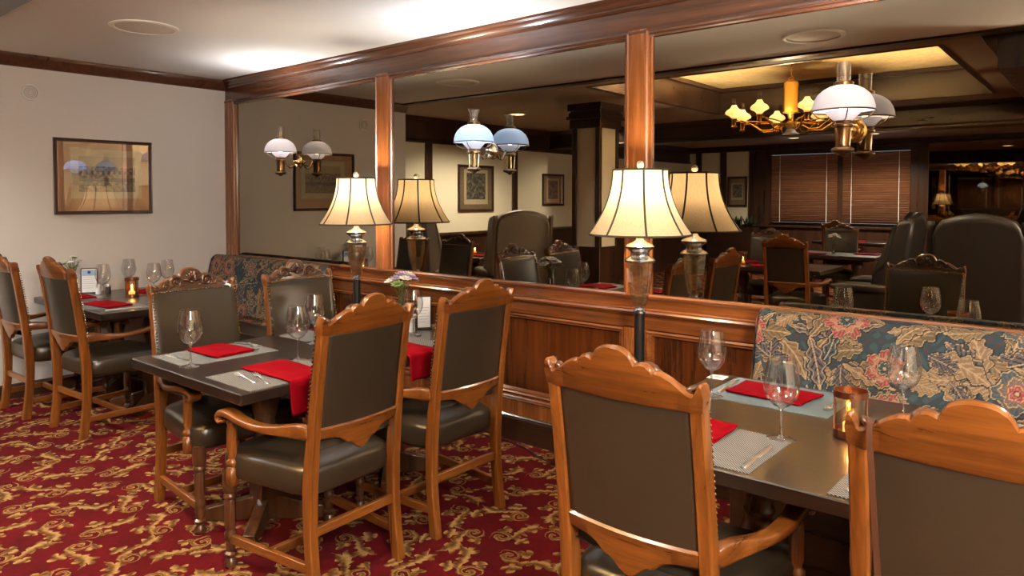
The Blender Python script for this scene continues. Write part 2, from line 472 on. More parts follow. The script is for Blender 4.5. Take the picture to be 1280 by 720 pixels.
for a in ((TX0-.01, TX0+.03, TY0, TY1), (TX1-.03, TX1+.01, TY0, TY1), (TX0, TX1, TY0-.01, TY0+.03), (TX0, TX1, TY1-.03, TY1+.01)):
    c.box(*a, CZ-.004, TZ)
c.box(TX0, TX0+.08, TY0, TY1, TZ-.05, TZ); c.box(TX1-.08, TX1, TY0, TY1, TZ-.05, TZ); c.box(TX0, TX1, TY0, TY0+.08, TZ-.05, TZ)
struct(c.build('trim_1', dark_x, bevel=.004))
struct(MB().box(0, XR, -2.20, -2.09, CZ-.016, CZ+.01).build('trim_2', dark_x, bevel=.004))
for k, (y0, y1, z0) in enumerate(((-6.3, -5.97, 2.3),)):
    struct(MB().box(XL, XR, y0, y1, z0, CZ).extrude_x([(y1, CZ-.06), (y1+.05, CZ-.01), (y1+.05, CZ), (y1, CZ)], XL, XR).extrude_x([(y1, z0), (y1+.03, z0), (y1+.03, z0+.03), (y1, z0+.05)], XL, XR).build('trim_3', dark_x, bevel=.004))
struct(MB().box(5.7, 6.0, -5.97, -2.24, 2.34, CZ).extrude_y([(5.64, CZ-.07), (5.7, CZ-.07), (5.7, CZ), (5.60, CZ)], -5.97, -2.24).build('trim_4', dark_z, bevel=.004))
# left wall crown and base
struct(MB().extrude_y([(0, 2.485), (.012, 2.487), (.016, 2.50), (.03, 2.515), (.034, 2.53), (.05, 2.55), (.055, 2.58), (0, 2.58)], -2.18, 0).build('trim_5', crown_x))
struct(MB().extrude_y([(0, 0), (.018, 0), (.018, .09), (.012, .105), (0, .11)], -2.18, 0).build('baseboard_left', dark_z))
# recess wall: dark frieze, stiles, chair rail and wainscot
c = MB().box(XL, XL+.03, YF, -2.18, 2.24, CZ).extrude_y([(XL+.03, 2.24), (XL+.055, 2.24), (XL+.055, 2.27), (XL+.03, 2.29)], YF, -2.18).extrude_y([(XL+.03, 2.50), (XL+.07, 2.55), (XL+.09, 2.58), (XL+.03, 2.58)], YF, -2.18)
for y in (-3.29, -5.1, -6.95, -8.8):
    c.box(XL, XL+.025, y-.06, y+.06, 1.0, 2.24)
c.box(XL, XL+.02, YF, -2.18, 0, .98); c.extrude_y([(XL, .98), (XL+.05, .98), (XL+.06, 1.0), (XL+.05, 1.025), (XL, 1.03)], YF, -2.18)
struct(c.build('trim_6', dark_z, bevel=.003))
# far wall
c = MB().box(XL, XR, YF, YF+.03, 2.46, CZ).extrude_x([(YF+.03, 2.46), (YF+.06, 2.46), (YF+.06, 2.49), (YF+.03, 2.51)], XL, XR)
for x in (-.55, .0, .62, 3.62): c.box(x-.06, x+.06, YF, YF+.04, .95, 2.46)
c.box(2.27, 2.37, YF, YF+.045, .95, 2.46); c.box(.66, 1.0, YF, YF+.035, 0, 2.46); c.box(3.5, 3.78, YF, YF+.06, 0, 2.46)
c.box(XL, XR, YF, YF+.03, 0, .93); c.extrude_x([(YF+.03, .93), (YF+.08, .93), (YF+.08, .97), (YF, .97)], XL, XR)
struct(c.build('trim_7', dark_z, bevel=.003))
for i, (x0, x1) in enumerate(((1.0, 2.28), (2.36, 3.5))):
    f = struct(MB().box(x0, x1, YF+.0, YF+.04, 2.38, 2.46).box(x0, x1, YF, YF+.05, .98, 1.03).box(x0, x0+.03, YF, YF+.04, .98, 2.34).box(x1-.03, x1, YF, YF+.04, .98, 2.34).build('window_%d' % (i+1), dark_z, bevel=.003))
    gm = lightbulb('dusk_window_pane_%d' % i, (150, 180, 210), .8)
    MB().box(x0+.02, x1-.02, YF+.002, YF+.006, 1.02, 2.39).build('pane', gm, f)
    bl = thing('venetian_blind', ['wooden slatted window blind, left of the pair, reflected in the mirror', 'wooden slatted window blind, right of the pair, beside the reflected far mirror'][i], 'blind', (x0-.0+.02*(i == 0), YF+.08, 0))
    w = x1-x0-.02*(i == 0); sl = MB(); n_ = 31
    for k in range(n_):
        z = 1.06+k*(2.37-1.06)/n_; t_ = R(48)
        dy, dz = .027*math.cos(t_), .027*math.sin(t_)
        sl.loft([[(xx, -dy, z-dz), (xx, dy, z+dz), (xx, dy-.002, z+dz+.003), (xx, -dy-.002, z-dz+.003)] for xx in (0.012, w)])
    sl.build('slats', wood('blind_slat_wood_%d' % i, (172, 118, 84), (120, 78, 52), 0, .35, .2), bl, angle=20)
    MB().box(0, w, -.02, .03, 2.36, 2.44).build('head_rail', dark_x, bl)
    MB().box(0, w, -.02, .02, 1.035, 1.055).build('bottom_rail', dark_x, bl)
    for q in (.15, .85): MB().box(w*q-.004, w*q+.004, .024, .027, 1.04, 2.38).build('tape', white_m, bl)
def mirror_panel(x0, x1, z0, z1, y, label, sgn=1):
    o = MB().box(x0, x1, min(y, y+sgn*.01), max(y, y+sgn*.01), z0, z1).build('wall_mirror', mirrorm)
    return tag(o, label, 'mirror')
mirror_panel(3.78, 8.2, .97, 2.46, YF+.045, 'mirror on the far wall beside the blinds, seen only by reflection', -1)
mirror_panel(.15, 2.16, .975, 2.37, 0.0, 'tinted mirror panel nearest the beige wall, behind the leftmost wall lamp')
mirror_panel(2.30, 4.27, .975, 2.37, 0.0, 'tinted mirror panel between the two wooden posts')
mirror_panel(4.40, 8.3, .975, 2.37, 0.0, 'tinted mirror panel right of the post, above the floral bench')
# mirror wall joinery
def xprof(name, prof, mat, x0=0.0, x1=XR-.02, **k): return struct(MB().extrude_x(prof, x0, x1).build(name, mat, angle=25, **k))
xprof('trim_8', [(.012, .99), (-.022, .987), (-.032, .978), (-.030, .968), (-.020, .957), (-.016, .91), (-.022, .905), (-.052, .901), (-.060, .892), (-.054, .880), (-.032, .872), (-.024, .862), (-.024, .80), (.012, .80)], panel_x)
c = MB()
pans = ((.12, 2.12), (2.36, 4.26), (4.40, 6.35), (6.5, 8.3))
zs = (0.29, .795)
xs = [0]+[v for p in pans for v in p]+[XR-.02]
for i in range(0, len(xs), 2): c.box(xs[i], xs[i+1], -.024, .012, zs[0]-.03, .81)
c.box(0, XR-.02, -.024, .012, .10, .292)
struct(c.build('trim_9', panel_z, bevel=.002))
for p in pans:
    c = MB(); frame_rect(c, p[0], p[1], zs[0], zs[1], [(0, .0), (0, -.030), (.010, -.036), (.018, -.028), (.026, -.026), (.036, -.010), (.040, 0)])
    struct(c.build('trim_10', panel_x, angle=25))
    struct(MB().box(p[0], p[1], -.004, .012, zs[0], zs[1]).build('trim_11', wood('burl_panel', (96, 48, 18), (46, 22, 8), 2, .22, .6, .35, geo=True) if 'burl_panel' not in bpy.data.materials else bpy.data.materials['burl_panel']))
xprof('trim_12', [(.0, .284), (-.032, .282), (-.040, .274), (-.034, .268), (-.040, .262), (-.034, .254), (-.024, .250), (.0, .250)], panel_x)
xprof('baseboard_mirror_side', [(.012, .165), (-.034, .163), (-.044, .155), (-.038, .149), (-.044, .142), (-.038, .134), (-.034, .0), (.012, 0)], dark_x)
# top: trim next to glass, fascia and crown
xprof('trim_13', [(.012, 2.355), (-.016, 2.355), (-.024, 2.362), (-.020, 2.372), (-.030, 2.380), (-.026, 2.392), (-.018, 2.395), (-.018, 2.505), (-.030, 2.508), (-.036, 2.52), (-.034, 2.53), (-.050, 2.545), (-.056, 2.556), (-.070, 2.566), (-.074, 2.58), (.012, 2.58)], beam_x)
for x0, x1 in ((0.0, .17), (2.141, 2.323), (4.25, 4.421)):
    c = MB(); e = .034
    c.box(x0+e*.9, x1-e*.9, -.026, .012, .985, 2.40)
    for a, s in ((x0, 1), (x1, -1)):
        if x0 == 0 and s == 1: c.box(0, .04, -.026, .012, .985, 2.40); continue
        c.loft([[(a, .012, z), (a, -.010, z), (a+s*.006, -.018, z), (a+s*.012, -.012, z), (a+s*.018, -.028, z), (a+s*.028, -.034, z), (a+s*e, -.026, z), (a+s*e, .012, z)] for z in (.985, 2.385)])
    struct(c.build('trim_14', panel_z, angle=25))
# column in the reflected room
col = MB().box(1.50, 1.84, -3.80, -3.43, 0, CZ)
co = struct(col.build('trim_15', cream))
c = MB()
for x in (1.48, 1.80):
    for y in (-3.82, -3.46): c.box(x, x+.06, y, y+.05, 0, CZ)
for q, s in ((.05, 0), (.03, .06), (.015, .12)): c.box(1.48-q, 1.86+q, -3.82-q, -3.41+q, 2.40+s*.7, CZ-.01 if q == .05 and False else 2.44+s*.7)
c.box(1.44, 1.90, -3.86, -3.37, 2.50, CZ); c.box(1.46, 1.88, -3.84, -3.39, 2.3, 2.42); c.box(1.47, 1.87, -3.83, -3.40, 0, .95)
struct(c.build('trim_16', dark_z, bevel=.004))
# ------------------------------------------------------------------ chair
def flute(n, d): return lambda t, z: 1-d*abs(math.cos(n*t/2))**3
def carving(par):
    """shell between two scrolls on the front of the crest"""
    c = MB(); y = .012
    for k in range(-4, 5):                                   # shell ribs
        a = k*R(19); L = .050-.0018*abs(k)
        p = [(math.sin(a)*s, y+.010*math.sin(min(1, s/L)*PI*.8), 1.070+math.cos(a)*s) for s in (0.006, L*.35, L*.7, L)]
        c.tube(p, [.004, .0075, .0095, .006], 8)
    c.sellip((0, y+.012, 1.066), .012, .010, .010, .9, .9, 12, 8)
    for s in (-1, 1):
        for cx, cz, rr, tw in ((.080, 1.070, .030, 1), (.138, 1.050, .024, -1), (.186, 1.040, .014, 1)):
            p = [(s*(cx+math.cos(a*tw)*rr*(1-a/13)), y+.003+.004*a/6, cz+math.sin(a*tw)*rr*(1-a/13)) for a in [i*.45 for i in range(26)]]
            c.tube(p, [.0095*(1-i/40)*(rr/.026)**.5 for i in range(26)], 8)
            c.sellip((s*cx, y+.006, cz), .008, .009, .008, .9, .9, 10, 6)
        for cx, cz, a, L in ((.050, 1.053, .3, .02), (.110, 1.048, -.2, .022), (.165, 1.046, -.25, .026), (.190, 1.052, .5, .018), (.108, 1.078, .5, .014)):
            c.sellip((s*cx, y, cz), L, .014, .0095, .9, .9, 12, 6, rot=Matrix.Rotation(-s*a, 3, 'Y'))
    return c.build('crest_carving', oak_shaded[0], par, angle=60)
def lerp_tab(tab, u):
    for (a, va), (b, vb) in zip(tab, tab[1:]):
        if u <= b: return va+(vb-va)*((u-a)/(b-a) if b > a else 0)
    return tab[-1][1]
CREST = [(0, 1.140), (.07, 1.139), (.14, 1.135), (.20, 1.126), (.245, 1.112), (.262, 1.100), (.28, 1.103), (.34, 1.107), (.40, 1.104), (.45, 1.094), (.465, 1.084), (.49, 1.090), (.56, 1.088), (.66, 1.076), (.76, 1.058), (.84, 1.047), (.885, 1.045), (.91, 1.052), (.935, 1.068), (.96, 1.075), (.985, 1.070), (.995, 1.058), (1.0, 1.048)]
APRON = [(0, .528), (.05, .530), (.12, .540), (.20, .556), (.28, .566), (.31, .563), (.36, .572), (.46, .590), (.6, .600), (.8, .605), (1, .606)]
HW = .213
def bow(x): return -.028*(1-(x/HW)**2)
def ylean(z): return -.012-.088*max(0, (z-.42)/.65)**1.25 if z > .42 else -.012-.028*max(0, (.30-z)/.30)**1.6
def rail(M, ztop, zbot, t, x0=-HW, x1=HW, n=64, c=.006):
    rings = []
    t_ = t
    for i in range(n+1):
        x = x0+(x1-x0)*i/n; zt = ztop(x); zb = zbot(x); y = bow(max(-HW, min(HW, x))); t = t_(x) if callable(t_) else t_
        ya = lambda z: ylean(z)+y
        rings.append([(x, ya(zb)-t/2+c, zb), (x, ya(zb)+t/2-c, zb), (x, ya(zb)+t/2, zb+c), (x, ya(zt)+t/2, zt-c), (x, ya(zt)+t/2-c, zt), (x, ya(zt)-t/2+c, zt), (x, ya(zt)-t/2, zt-c), (x, ya(zb)-t/2, zb+c)])
    M.loft(rings)
def make_chair(label, loc, rz):
    t = thing('dining_armchair', label, 'chair', loc, rz, 'carved oak armchairs')
    for s in (-1, 1):                                        # rear posts, splayed foot to leaning top
        rings = []
        for k in range(23):
            z = 1.018*k/22; w = .019
            d = .024+.006*math.exp(-((z-.45)/.15)**2)-.006*(z/1.06)
            x = s*(.212-.006*z); y = ylean(z); q = .005
            rings.append([(x-w+q, y-d, z), (x+w-q, y-d, z), (x+w, y-d+q, z), (x+w, y+d-q, z), (x+w-q, y+d, z), (x-w+q, y+d, z), (x-w, y+d-q, z), (x-w, y-d+q, z)])
        M_ = MB().loft(rings)
        o = M_.build('rear_post', oak[2], t)
        MB().lathe([(.006, .0), (.012, .002), (.012, .006), (.006, .008)], (s*.212, ylean(0), -.0), 12).build('glide', steel, o)
    # crest rail
    M_ = MB(); CW = .228
    rail(M_, lambda x: lerp_tab(CREST, abs(x)/CW), lambda x: 1.000+.002*max(0, abs(x)-.19)/.03+(.030 if abs(x) > .2275 else 0), lambda x: .026+.016*min(1, max(0, (abs(x)-.165)/.03)), -CW, CW, n=120)
    cr = M_.build('crest_rail', oak[0], t)
    fc = MB(); rings = []
    for i in range(121):
        x = -.222+.444*i/120; zt = lerp_tab(CREST, abs(x)/CW)-.003; y = bow(max(-HW, min(HW, x)))+.013+.008*min(1, max(0, (abs(x)-.165)/.03))
        rings.append([(x, ylean(1.0)+y-.002, 1.003), (x, ylean(1.0)+y+.005, 1.005), (x, ylean(zt)+y+.005, zt-.004), (x, ylean(zt)+y-.002, zt)])
    fc.loft(rings).build('crest_shade_overlay', oak_shaded[0], cr)  # overlay board added to carry the shaded tone of the crest front
    cv = carving(cr); cv.location = (0, ylean(1.05)-.012+.009, 0)
    for v in cv.data.vertices: v.co.y += bow(v.co.x)*1.0
    M_ = MB(); rail(M_, lambda x: .648, lambda x: lerp_tab(APRON, abs(x)/HW), .026, -.20, .20, 60)
    M_.build('lower_rail', oak[0], t)
    # leather back, domed in front, recessed behind
    def pan(u, v):
        x = -.196+.392*u; z = .60+.42*v
        return (x, ylean(z)+bow(x)-.002, z)
    MB().grid(pan, 14, 14).build('back_panel', leather, t, solid=.006)
    def pf(u, v):
        x = -.222+.444*u; z = .56+.475*v
        e = (math.sin(u*PI)*math.sin(v*PI))**.35 if 0 < u < 1 and 0 < v < 1 else 0
        return (x, ylean(z)+bow(min(HW, max(-HW, x)))+.022+.022*e, z)
    fb = MB().grid(pf, 24, 24)
    edge = [pf(i/24, 0) for i in range(25)]+[pf(1, i/24) for i in range(25)]+[pf(1-i/24, 1) for i in range(25)]+[pf(0, 1-i/24) for i in range(25)]
    rim = MB().loft([[(x, y, z) for x, y, z in edge], [(x*.985, y-.016, .7975+(z-.7975)*.985) for x, y, z in edge]], cap=False)
    fb.v += rim.v; o_ = 25*25; fb.f += [tuple(i+o_ for i in f) for f in rim.f]
    bf = fb.build('backrest', leather, t)
    nm = MB()
    def nail(x, y, z): nm.sellip((x, y, z), .0052, .004, .0052, .9, .9, 8, 4)
    for i in range(30):
        u = (i+.5)/30
        for uu, vv in ((u, .985), (.012, u), (.988, u)):
            p = pf(uu, vv); nail(p[0], p[1]+.002, p[2])
    nm.build('nailhead_trim', nailm, bf)
    # seat
    def trap(p):
        f = (p[1]+.25)/.5
        k = .222+.066*f; x = p[0]*k; z = p[2]
        if z > 0: z *= 1+.42*(1-(p[0])**2)*(1-((p[1])/.26)**2)
        return (x, p[1], z)
    MB().sellip((0, .245, .430), 1.0, .257, .068, .42, .30, 44, 16, f=trap).build('seat', leather, t, angle=80)
    # front legs: fluted and turned
    fl = [(.016, .0), (.024, .004), (.026, .018), (.018, .032), (.015, .038), (.023, .046), (.024, .056), (.016, .064), (.019, .078), (.023, .095), (.018, .112), (.024, .120), (.025, .14), (.019, .150), (.021, .158), (.0225, .17), (.0225, .27), (.019, .278), (.026, .286), (.026, .296), (.020, .304), (.027, .314), (.029, .33), (.029, .395)]
    def fm(th, z): return 1-.16*abs(math.cos(4*th))**4 if .160 < z < .272 else (1-.10*abs(math.sin(3*th+z*60)) if z < .16 and z > .06 else 1)
    for s in (-1, 1):
        MB().lathe([(r, z) for r, z in fl[:3]]+[(.018, .032), (.015, .038), (.023, .046), (.024, .056), (.016, .064)]+fl[8:], (s*.250, .455, 0), 32, fm).build('front_leg', oak_shaded[2], t, angle=50)
        sp = [(.020, .375), (.022, .385), (.022, .425), (.016, .432), (.023, .440), (.024, .452), (.017, .460), (.015, .466), (.019, .480), (.0205, .50), (.020, .58), (.017, .600), (.021, .606), (.021, .615), (.014, .622), (.018, .630), (.018, .636)]
        MB().lathe(sp, (s*.272, .40, 0), 32, lambda th, z: 1-.18*abs(math.cos(4*th))**4 if .478 < z < .598 else 1).cbox(s*.272-.019, s*.272+.019, .381, .419, .355, .424, .003).build('arm_support', oak[2], t, angle=50)
        # arm: shaped plan, scroll at the front end
        path = [(.216, -.03, .632), (.222, .03, .632), (.238, .09, .626), (.262, .16, .622), (.282, .23, .626), (.290, .30, .638), (.286, .36, .648), (.280, .41, .651), (.276, .445, .645), (.274, .468, .630), (.274, .470, .613), (.274, .456, .603), (.274, .443, .608), (.274, .441, .618)]
        wd = [.020, .021, .021, .022, .025, .028, .030, .031, .032, .032, .031, .030, .028, .026]; th_ = [.030, .030, .024, .016, .014, .014, .015, .016, .015, .013, .011, .010, .008, .006]
        rings = []
        P = [Vector((s*a, b, c_)) for a, b, c_ in path]
        for i, p in enumerate(P):
            tg = (P[min(i+1, len(P)-1)]-P[max(i-1, 0)]).normalized()
            up = Vector((1, 0, 0)).cross(tg).normalized()
            sd = tg.cross(up).normalized(); w, h = wd[i], th_[i]
            rings.append([p+sd*(w*math.copysign(abs(math.cos(a))**.55, math.cos(a)))+up*(h*math.copysign(abs(math.sin(a))**.55, math.sin(a))) for a in [2*PI*j/16 for j in range(16)]])
        MB().loft(rings).build('armrest', oak[1], t, angle=50, sub=1)
        # side stretcher
        MB().loft([[(s*.212-.011, -.03, .10), (s*.212+.011, -.03, .10), (s*.212+.011, -.03, .135), (s*.212-.011, -.03, .135)], [(s*.250-.011, .445, .10), (s*.250+.011, .445, .10), (s*.250+.011, .445, .135), (s*.250-.011, .445, .135)]]).build('side_stretcher', oak[1], t, bevel=.003)
    MB().box(-.20, .20, ylean(.25)-.010, ylean(.25)+.012, .232, .268).build('rear_stretcher', oak[0], t, bevel=.003)
    MB().box(-.235, .235, .205, .227, .10, .135).build('cross_stretcher', oak[0], t, bevel=.003)
    return t
chair = make_chair('oak armchair nearest the camera in the middle, back to us beside the candlelit table', (5.37, -1.775, 0), 0)
FXP = -PI/2      # faces +x
FXM = PI/2       # faces -x
CG = 'carved oak armchairs'
dup(chair, (6.13, -1.775, 0), 0, 'oak armchair at the bottom right corner with a thin brown strap over its crest', CG)
dup(chair, (4.015, -1.67, 0), FXM+R(3), 'oak armchair with its back to us nearest the front end of the middle table', CG)
dup(chair, (4.000, -1.02, 0), FXM+R(-1), 'oak armchair with its back to us on the mirror side of the middle table', CG)
dup(chair, (2.735, -1.63, 0), FXP, 'armchair with nailhead leather back facing us, front end of the middle table', CG)
dup(chair, (2.735, -1.00, 0), FXP+R(1), 'armchair with nailhead leather back facing us, nearer the floral corner bench', CG)
dup(chair, (1.20, -1.715, 0), R(4), 'oak armchair at the back left table, right one of its two', CG)
dup(chair, (.45, -1.80, 0), R(2), 'oak armchair cut by the left edge of the picture at the back left table', CG)
# ------------------------------------------------------------------ tables
def make_table(label, x0, x1, y0, y1, peds, name='dining_table', h=.75):
    cx, cy = (x0+x1)/2, (y0+y1)/2
    t = thing(name, label, 'table', (cx, cy, 0), 0)
    a, b = (x1-x0)/2, (y1-y0)/2
    MB().cbox(-a, a, -b, b, h-.045, h, .004).build('tabletop', tabletop, t, angle=30)
    MB().box(-a+.10, a-.10, -b+.10, b-.10, h-.070, h-.046).build('subframe', tablebase, t, bevel=.003)
    for px, py in peds:
        pr_ = [(.050, .27), (.055, .275), (.064, .29), (.066, .33), (.058, .37), (.045, .40), (.042, .42), (.052, .435), (.052, .45), (.044, .465), (.060, .52), (.070, .57), (.070, .60), (.058, .63), (.050, .64), (.062, .65), (.062, .664)]
        MB().lathe(pr_, (px, py, 0), 32).build('pedestal', tablebase, t, angle=60)
        MB().cbox(px-.055, px+.055, py-.055, py+.055, .02, .272, .006).build('plinth', tablebase, t)
        for ang in (PI/4, -PI/4):
            pts = []
            rm = Matrix.Rotation(ang, 3, 'Z')
            pf_ = [(-.30, 0, .05), (-.28, 0, .0), (.28, 0, 0), (.30, 0, .05), (.05, 0, .11), (-.05, 0, .11)]
            rings = [[rm @ Vector((x, y, z))+Vector((px, py, 0)) for x, _, z in pf_] for y in (-.026, .026)]
            MB().loft(rings).build('foot', tablebase, t, bevel=.004)
    return t
make_table('dark wooden table in the middle, between four armchairs', 2.783, 3.768, -2.0, -.45, ((0, -.38), (0, .38)))
make_table('dark wooden table at right before the floral bench, holding the glowing candle', 5.02, 6.62, -1.545, -.50, ((-.42, 0), (.42, 0)))
make_table('dark wooden table at back left against the beige wall', .02, 1.30, -1.585, -.66, ((-.3, 0), (.32, 0)))
# ------------------------------------------------------------------ floral benches
def bench(name, label, x0, x1, res, seed):
    t = thing(name, label, 'bench', ((x0+x1)/2, 0, 0)); W = x1-x0
    yo = -.066
    prof = [(yo-.30, .47), (yo-.235, .50), (yo-.17, .78), (yo-.145, .90), (yo-.130, .955), (yo-.108, .982), (yo-.075, .993), (yo-.035, .99), (yo-.01, .975), (yo-.002, .95), (yo, .80)]
    seg = [math.dist(a, b) for a, b in zip(prof, prof[1:])]; L = sum(seg)
    img = tapestry(W+.5, L, res, seed); nh, nw = img.shape[:2]
    cx = int((W)/res)+1; side = (nw-cx)//2
    # profile resample
    cum = [0]
    for q in seg: cum.append(cum[-1]+q)
    ys = np.interp(np.linspace(0, L, nh), cum, [p[0] for p in prof]); zs_ = np.interp(np.linspace(0, L, nh), cum, [p[1] for p in prof])
    xs_ = np.linspace(-W/2, W/2, cx)
    Xg, Yg = np.meshgrid(xs_, ys); _, Zg = np.meshgrid(xs_, zs_)
    # ease the ends
    ed = np.minimum(1, (W/2-np.abs(Xg))/.03); k = np.sqrt(np.clip(1-(1-ed)**2, 0, 1)); Zg = np.where(Zg > .55, Zg-(1-k)*.02, Zg); Yg = Yg+(1-k)*.02*(Yg < yo-.06)
    co_ = np.stack([Xg, Yg, Zg], -1).reshape(-1, 3)
    idx = np.arange(nh*cx).reshape(nh, cx)
    q = np.stack([idx[:-1, :-1], idx[:-1, 1:], idx[1:, 1:], idx[1:, :-1]], -1).reshape(-1, 4)
    me = bpy.data.meshes.new('backrest'); me.vertices.add(len(co_)); me.vertices.foreach_set('co', co_.ravel())
    me.loops.add(q.size); me.loops.foreach_set('vertex_index', q.ravel().astype('i')); me.polygons.add(len(q))
    me.polygons.foreach_set('loop_start', np.arange(0, q.size, 4, dtype='i')); me.polygons.foreach_set('loop_total', np.full(len(q), 4, 'i')); me.update(calc_edges=True)
    me.polygons.foreach_set('use_smooth', [True]*len(q))
    at = me.color_attributes.new('weave', 'FLOAT_COLOR', 'POINT')
    cc = np.ones((nh*cx, 4)); cc[:, :3] = img[:, side:side+cx].reshape(-1, 3); at.data.foreach_set('color', cc.ravel())
    me.materials.append(tapm); o = bpy.data.objects.new('backrest', me); COL.objects.link(o); o.parent = t
    # side cheeks, same cloth
    for s in (-1, 1):
        n_ = 60; ring = [(ys[int(i*(nh-1)/n_)], zs_[int(i*(nh-1)/n_)]) for i in range(n_+1)]
        M_ = MB(); rows = 26
        for j in range(rows+1):
            f = j/rows
            for y, z in ring: M_.v.append((s*(W/2-.001), y, (z-(.02 if z > .55 else 0))*(1-f)+.40*f if False else z-(z-.40)*f))
        m_ = n_+1
        M_.f = [(j*m_+i, j*m_+i+1, (j+1)*m_+i+1, (j+1)*m_+i) for j in range(rows) for i in range(n_)]
        c_ = M_.build('side_cheek', tapm, t)
        at = c_.data.color_attributes.new('weave', 'FLOAT_COLOR', 'POINT'); cc = np.ones((len(M_.v), 4))
        for i, p in enumerate(M_.v): cc[i, :3] = img[min(nh-1, max(0, int((p[2]-.4)/res*.8)))][min(side-1, max(0, int((p[1]+.4)/res)))]
        at.data.foreach_set('color', cc.ravel())
    MB().sellip((0, -.33, .43), W/2, .265, .055, .2, .3, 40, 12).build('seat', leather, t, angle=80)
    MB().box(-W/2+.02, W/2-.02, -.52, -.07, .0, .39).build('base', dark_x, t, bevel=.004)
    return t
bench('banquette', 'floral tapestry bench along the mirror wall at right, behind the candlelit table', 5.062, 7.3, .0035, 11)
bench('banquette', 'floral tapestry bench in the back left corner under the mirror', .045, 1.66, .006, 5)
# ------------------------------------------------------------------ lights that stand in the room
def point(name, loc, rgb, e, r, parent=None):
    l = bpy.data.lights.new(name, 'POINT'); l.energy = e; l.color = rgb; l.shadow_soft_size = r
    o = bpy.data.objects.new(name, l); COL.objects.link(o); o.location = loc
    if parent: o.parent = parent
    return o
shade_cloth = shade_mat('ivory_silk_shade', (236, 206, 162), .10, .3)
shade_trim = plain('dark_shade_piping', (70, 62, 50), .7)
opal = shade_mat('opal_white_glass', (216, 210, 214), .16, 0, .2)
opal_y = shade_mat('opal_cream_glass', (252, 238, 200), .5, 0, .2)
opal_b = shade_mat('opal_blue_white_glass', (190, 214, 250), .28, 0, .2)
bulbm = lightbulb('warm_bulb', (255, 226, 178), 12)
def make_floor_lamp(label, loc):
    t = thing('floor_lamp', label, 'lamp', loc, 0, 'glass bodied lamps on black poles')
    MB().lathe([(.13, 0), (.13, .012), (.10, .022), (.03, .03), (.026, .04)], (0,0,0), 32).build('base', black_metal, t)
    MB().lathe([(.0255, .03), (.0255, .935)], (0,0,0), 24).build('pole', black_metal, t)
    MB().lathe([(.026, .93), (.032, .934), (.032, .944), (.022, .950), (.020, .956), (.030, .962)], (0,0,0), 24).build('lower_collar', silver, t, angle=50)
    facet = lambda th, z: 1-.075*abs(math.sin(4*th))**.8
    gp = [(.028, .960), (.036, .975), (.050, 1.03), (.060, 1.09), (.066, 1.15), (.068, 1.185)]
    g = MB().lathe(gp, (0,0,0), 48, facet).build('glass_body', crystal, t, angle=18)
    MB().lathe([(.010, .955), (.010, 1.19)], (0,0,0), 12).lathe([(r*.72, z) for r, z in gp], (0,0,0), 32, facet, cap=False).build('inner_column', crystal, g, angle=20)
    MB().lathe([(.060, 1.182), (.074, 1.188), (.076, 1.196), (.062, 1.208), (.046, 1.216), (.044, 1.232), (.052, 1.244), (.068, 1.254), (.072, 1.264), (.060, 1.274), (.034, 1.284), (.020, 1.296), (.017, 1.32), (.017, 1.34)], (0,0,0), 40).build('neck', silver, t, angle=50)
    tp = [i/14 for i in range(15)]
    prof = [(.132+.118*(f**2.05), 1.640-.318*f) for f in tp]
    sh = MB().lathe(prof, (0,0,0), 64, cap=False).build('lamp_shade', shade_cloth, t, angle=60)
    pi_ = MB()
    for k in range(8):
        a = PI/8+.25+k*PI/4
        pi_.tube([((r+.001)*math.cos(a), (r+.001)*math.sin(a), z) for r, z in prof], .0052, 6)
    for r, z in (prof[0], prof[-1]):
        pi_.tube([(r*math.cos(a), r*math.sin(a), z) for a in [2*PI*i/64 for i in range(65)]], .0055, 6, cap=False)
    pi_.build('piping', shade_trim, sh)
    hp = MB(); hp.tube([(0, 0, 1.34), (.05, 0, 1.38), (.055, 0, 1.5), (.02, 0, 1.62), (0, 0, 1.635)], .002, 6); hp.tube([(0, 0, 1.34), (-.05, 0, 1.38), (-.055, 0, 1.5), (-.02, 0, 1.62), (0, 0, 1.635)], .002, 6)
    for k in range(3): a = k*PI*2/3; hp.tube([(0, 0, 1.632), (.131*math.cos(a), .131*math.sin(a), 1.638)], .0018, 6)
    hp.build('harp', silver, t)
    MB().lathe([(.004, 1.635), (.007, 1.648), (.018, 1.654), (.021, 1.668), (.016, 1.680), (.006, 1.686)], (0,0,0), 20, lambda th, z: 1-.12*abs(math.sin(3*th))).build('finial', plain('crystal_finial', (226, 214, 190), .08, .6), t, angle=20)
    MB().sellip((0, 0, 1.47), .028, .028, .04, 1, 1, 16, 10).build('bulb', bulbm, t)
    point('lamp_light', (0, 0, 1.54), (1, .88, .70), LAMP_E, .03, t)
    return t
fl_ = make_floor_lamp('lit glass bodied lamp with bell shade before the right wooden post', (4.515, -.298, 0))
dup(fl_, (2.258, -.280, 0), 0, 'lit glass bodied lamp with bell shade before the left wooden post')

dup(fl_, (6.773, -.290, 0), 0, 'added glass bodied lamp out of view, past the floral bench')  # unseen extra lamp, added to brighten the ceiling and walls

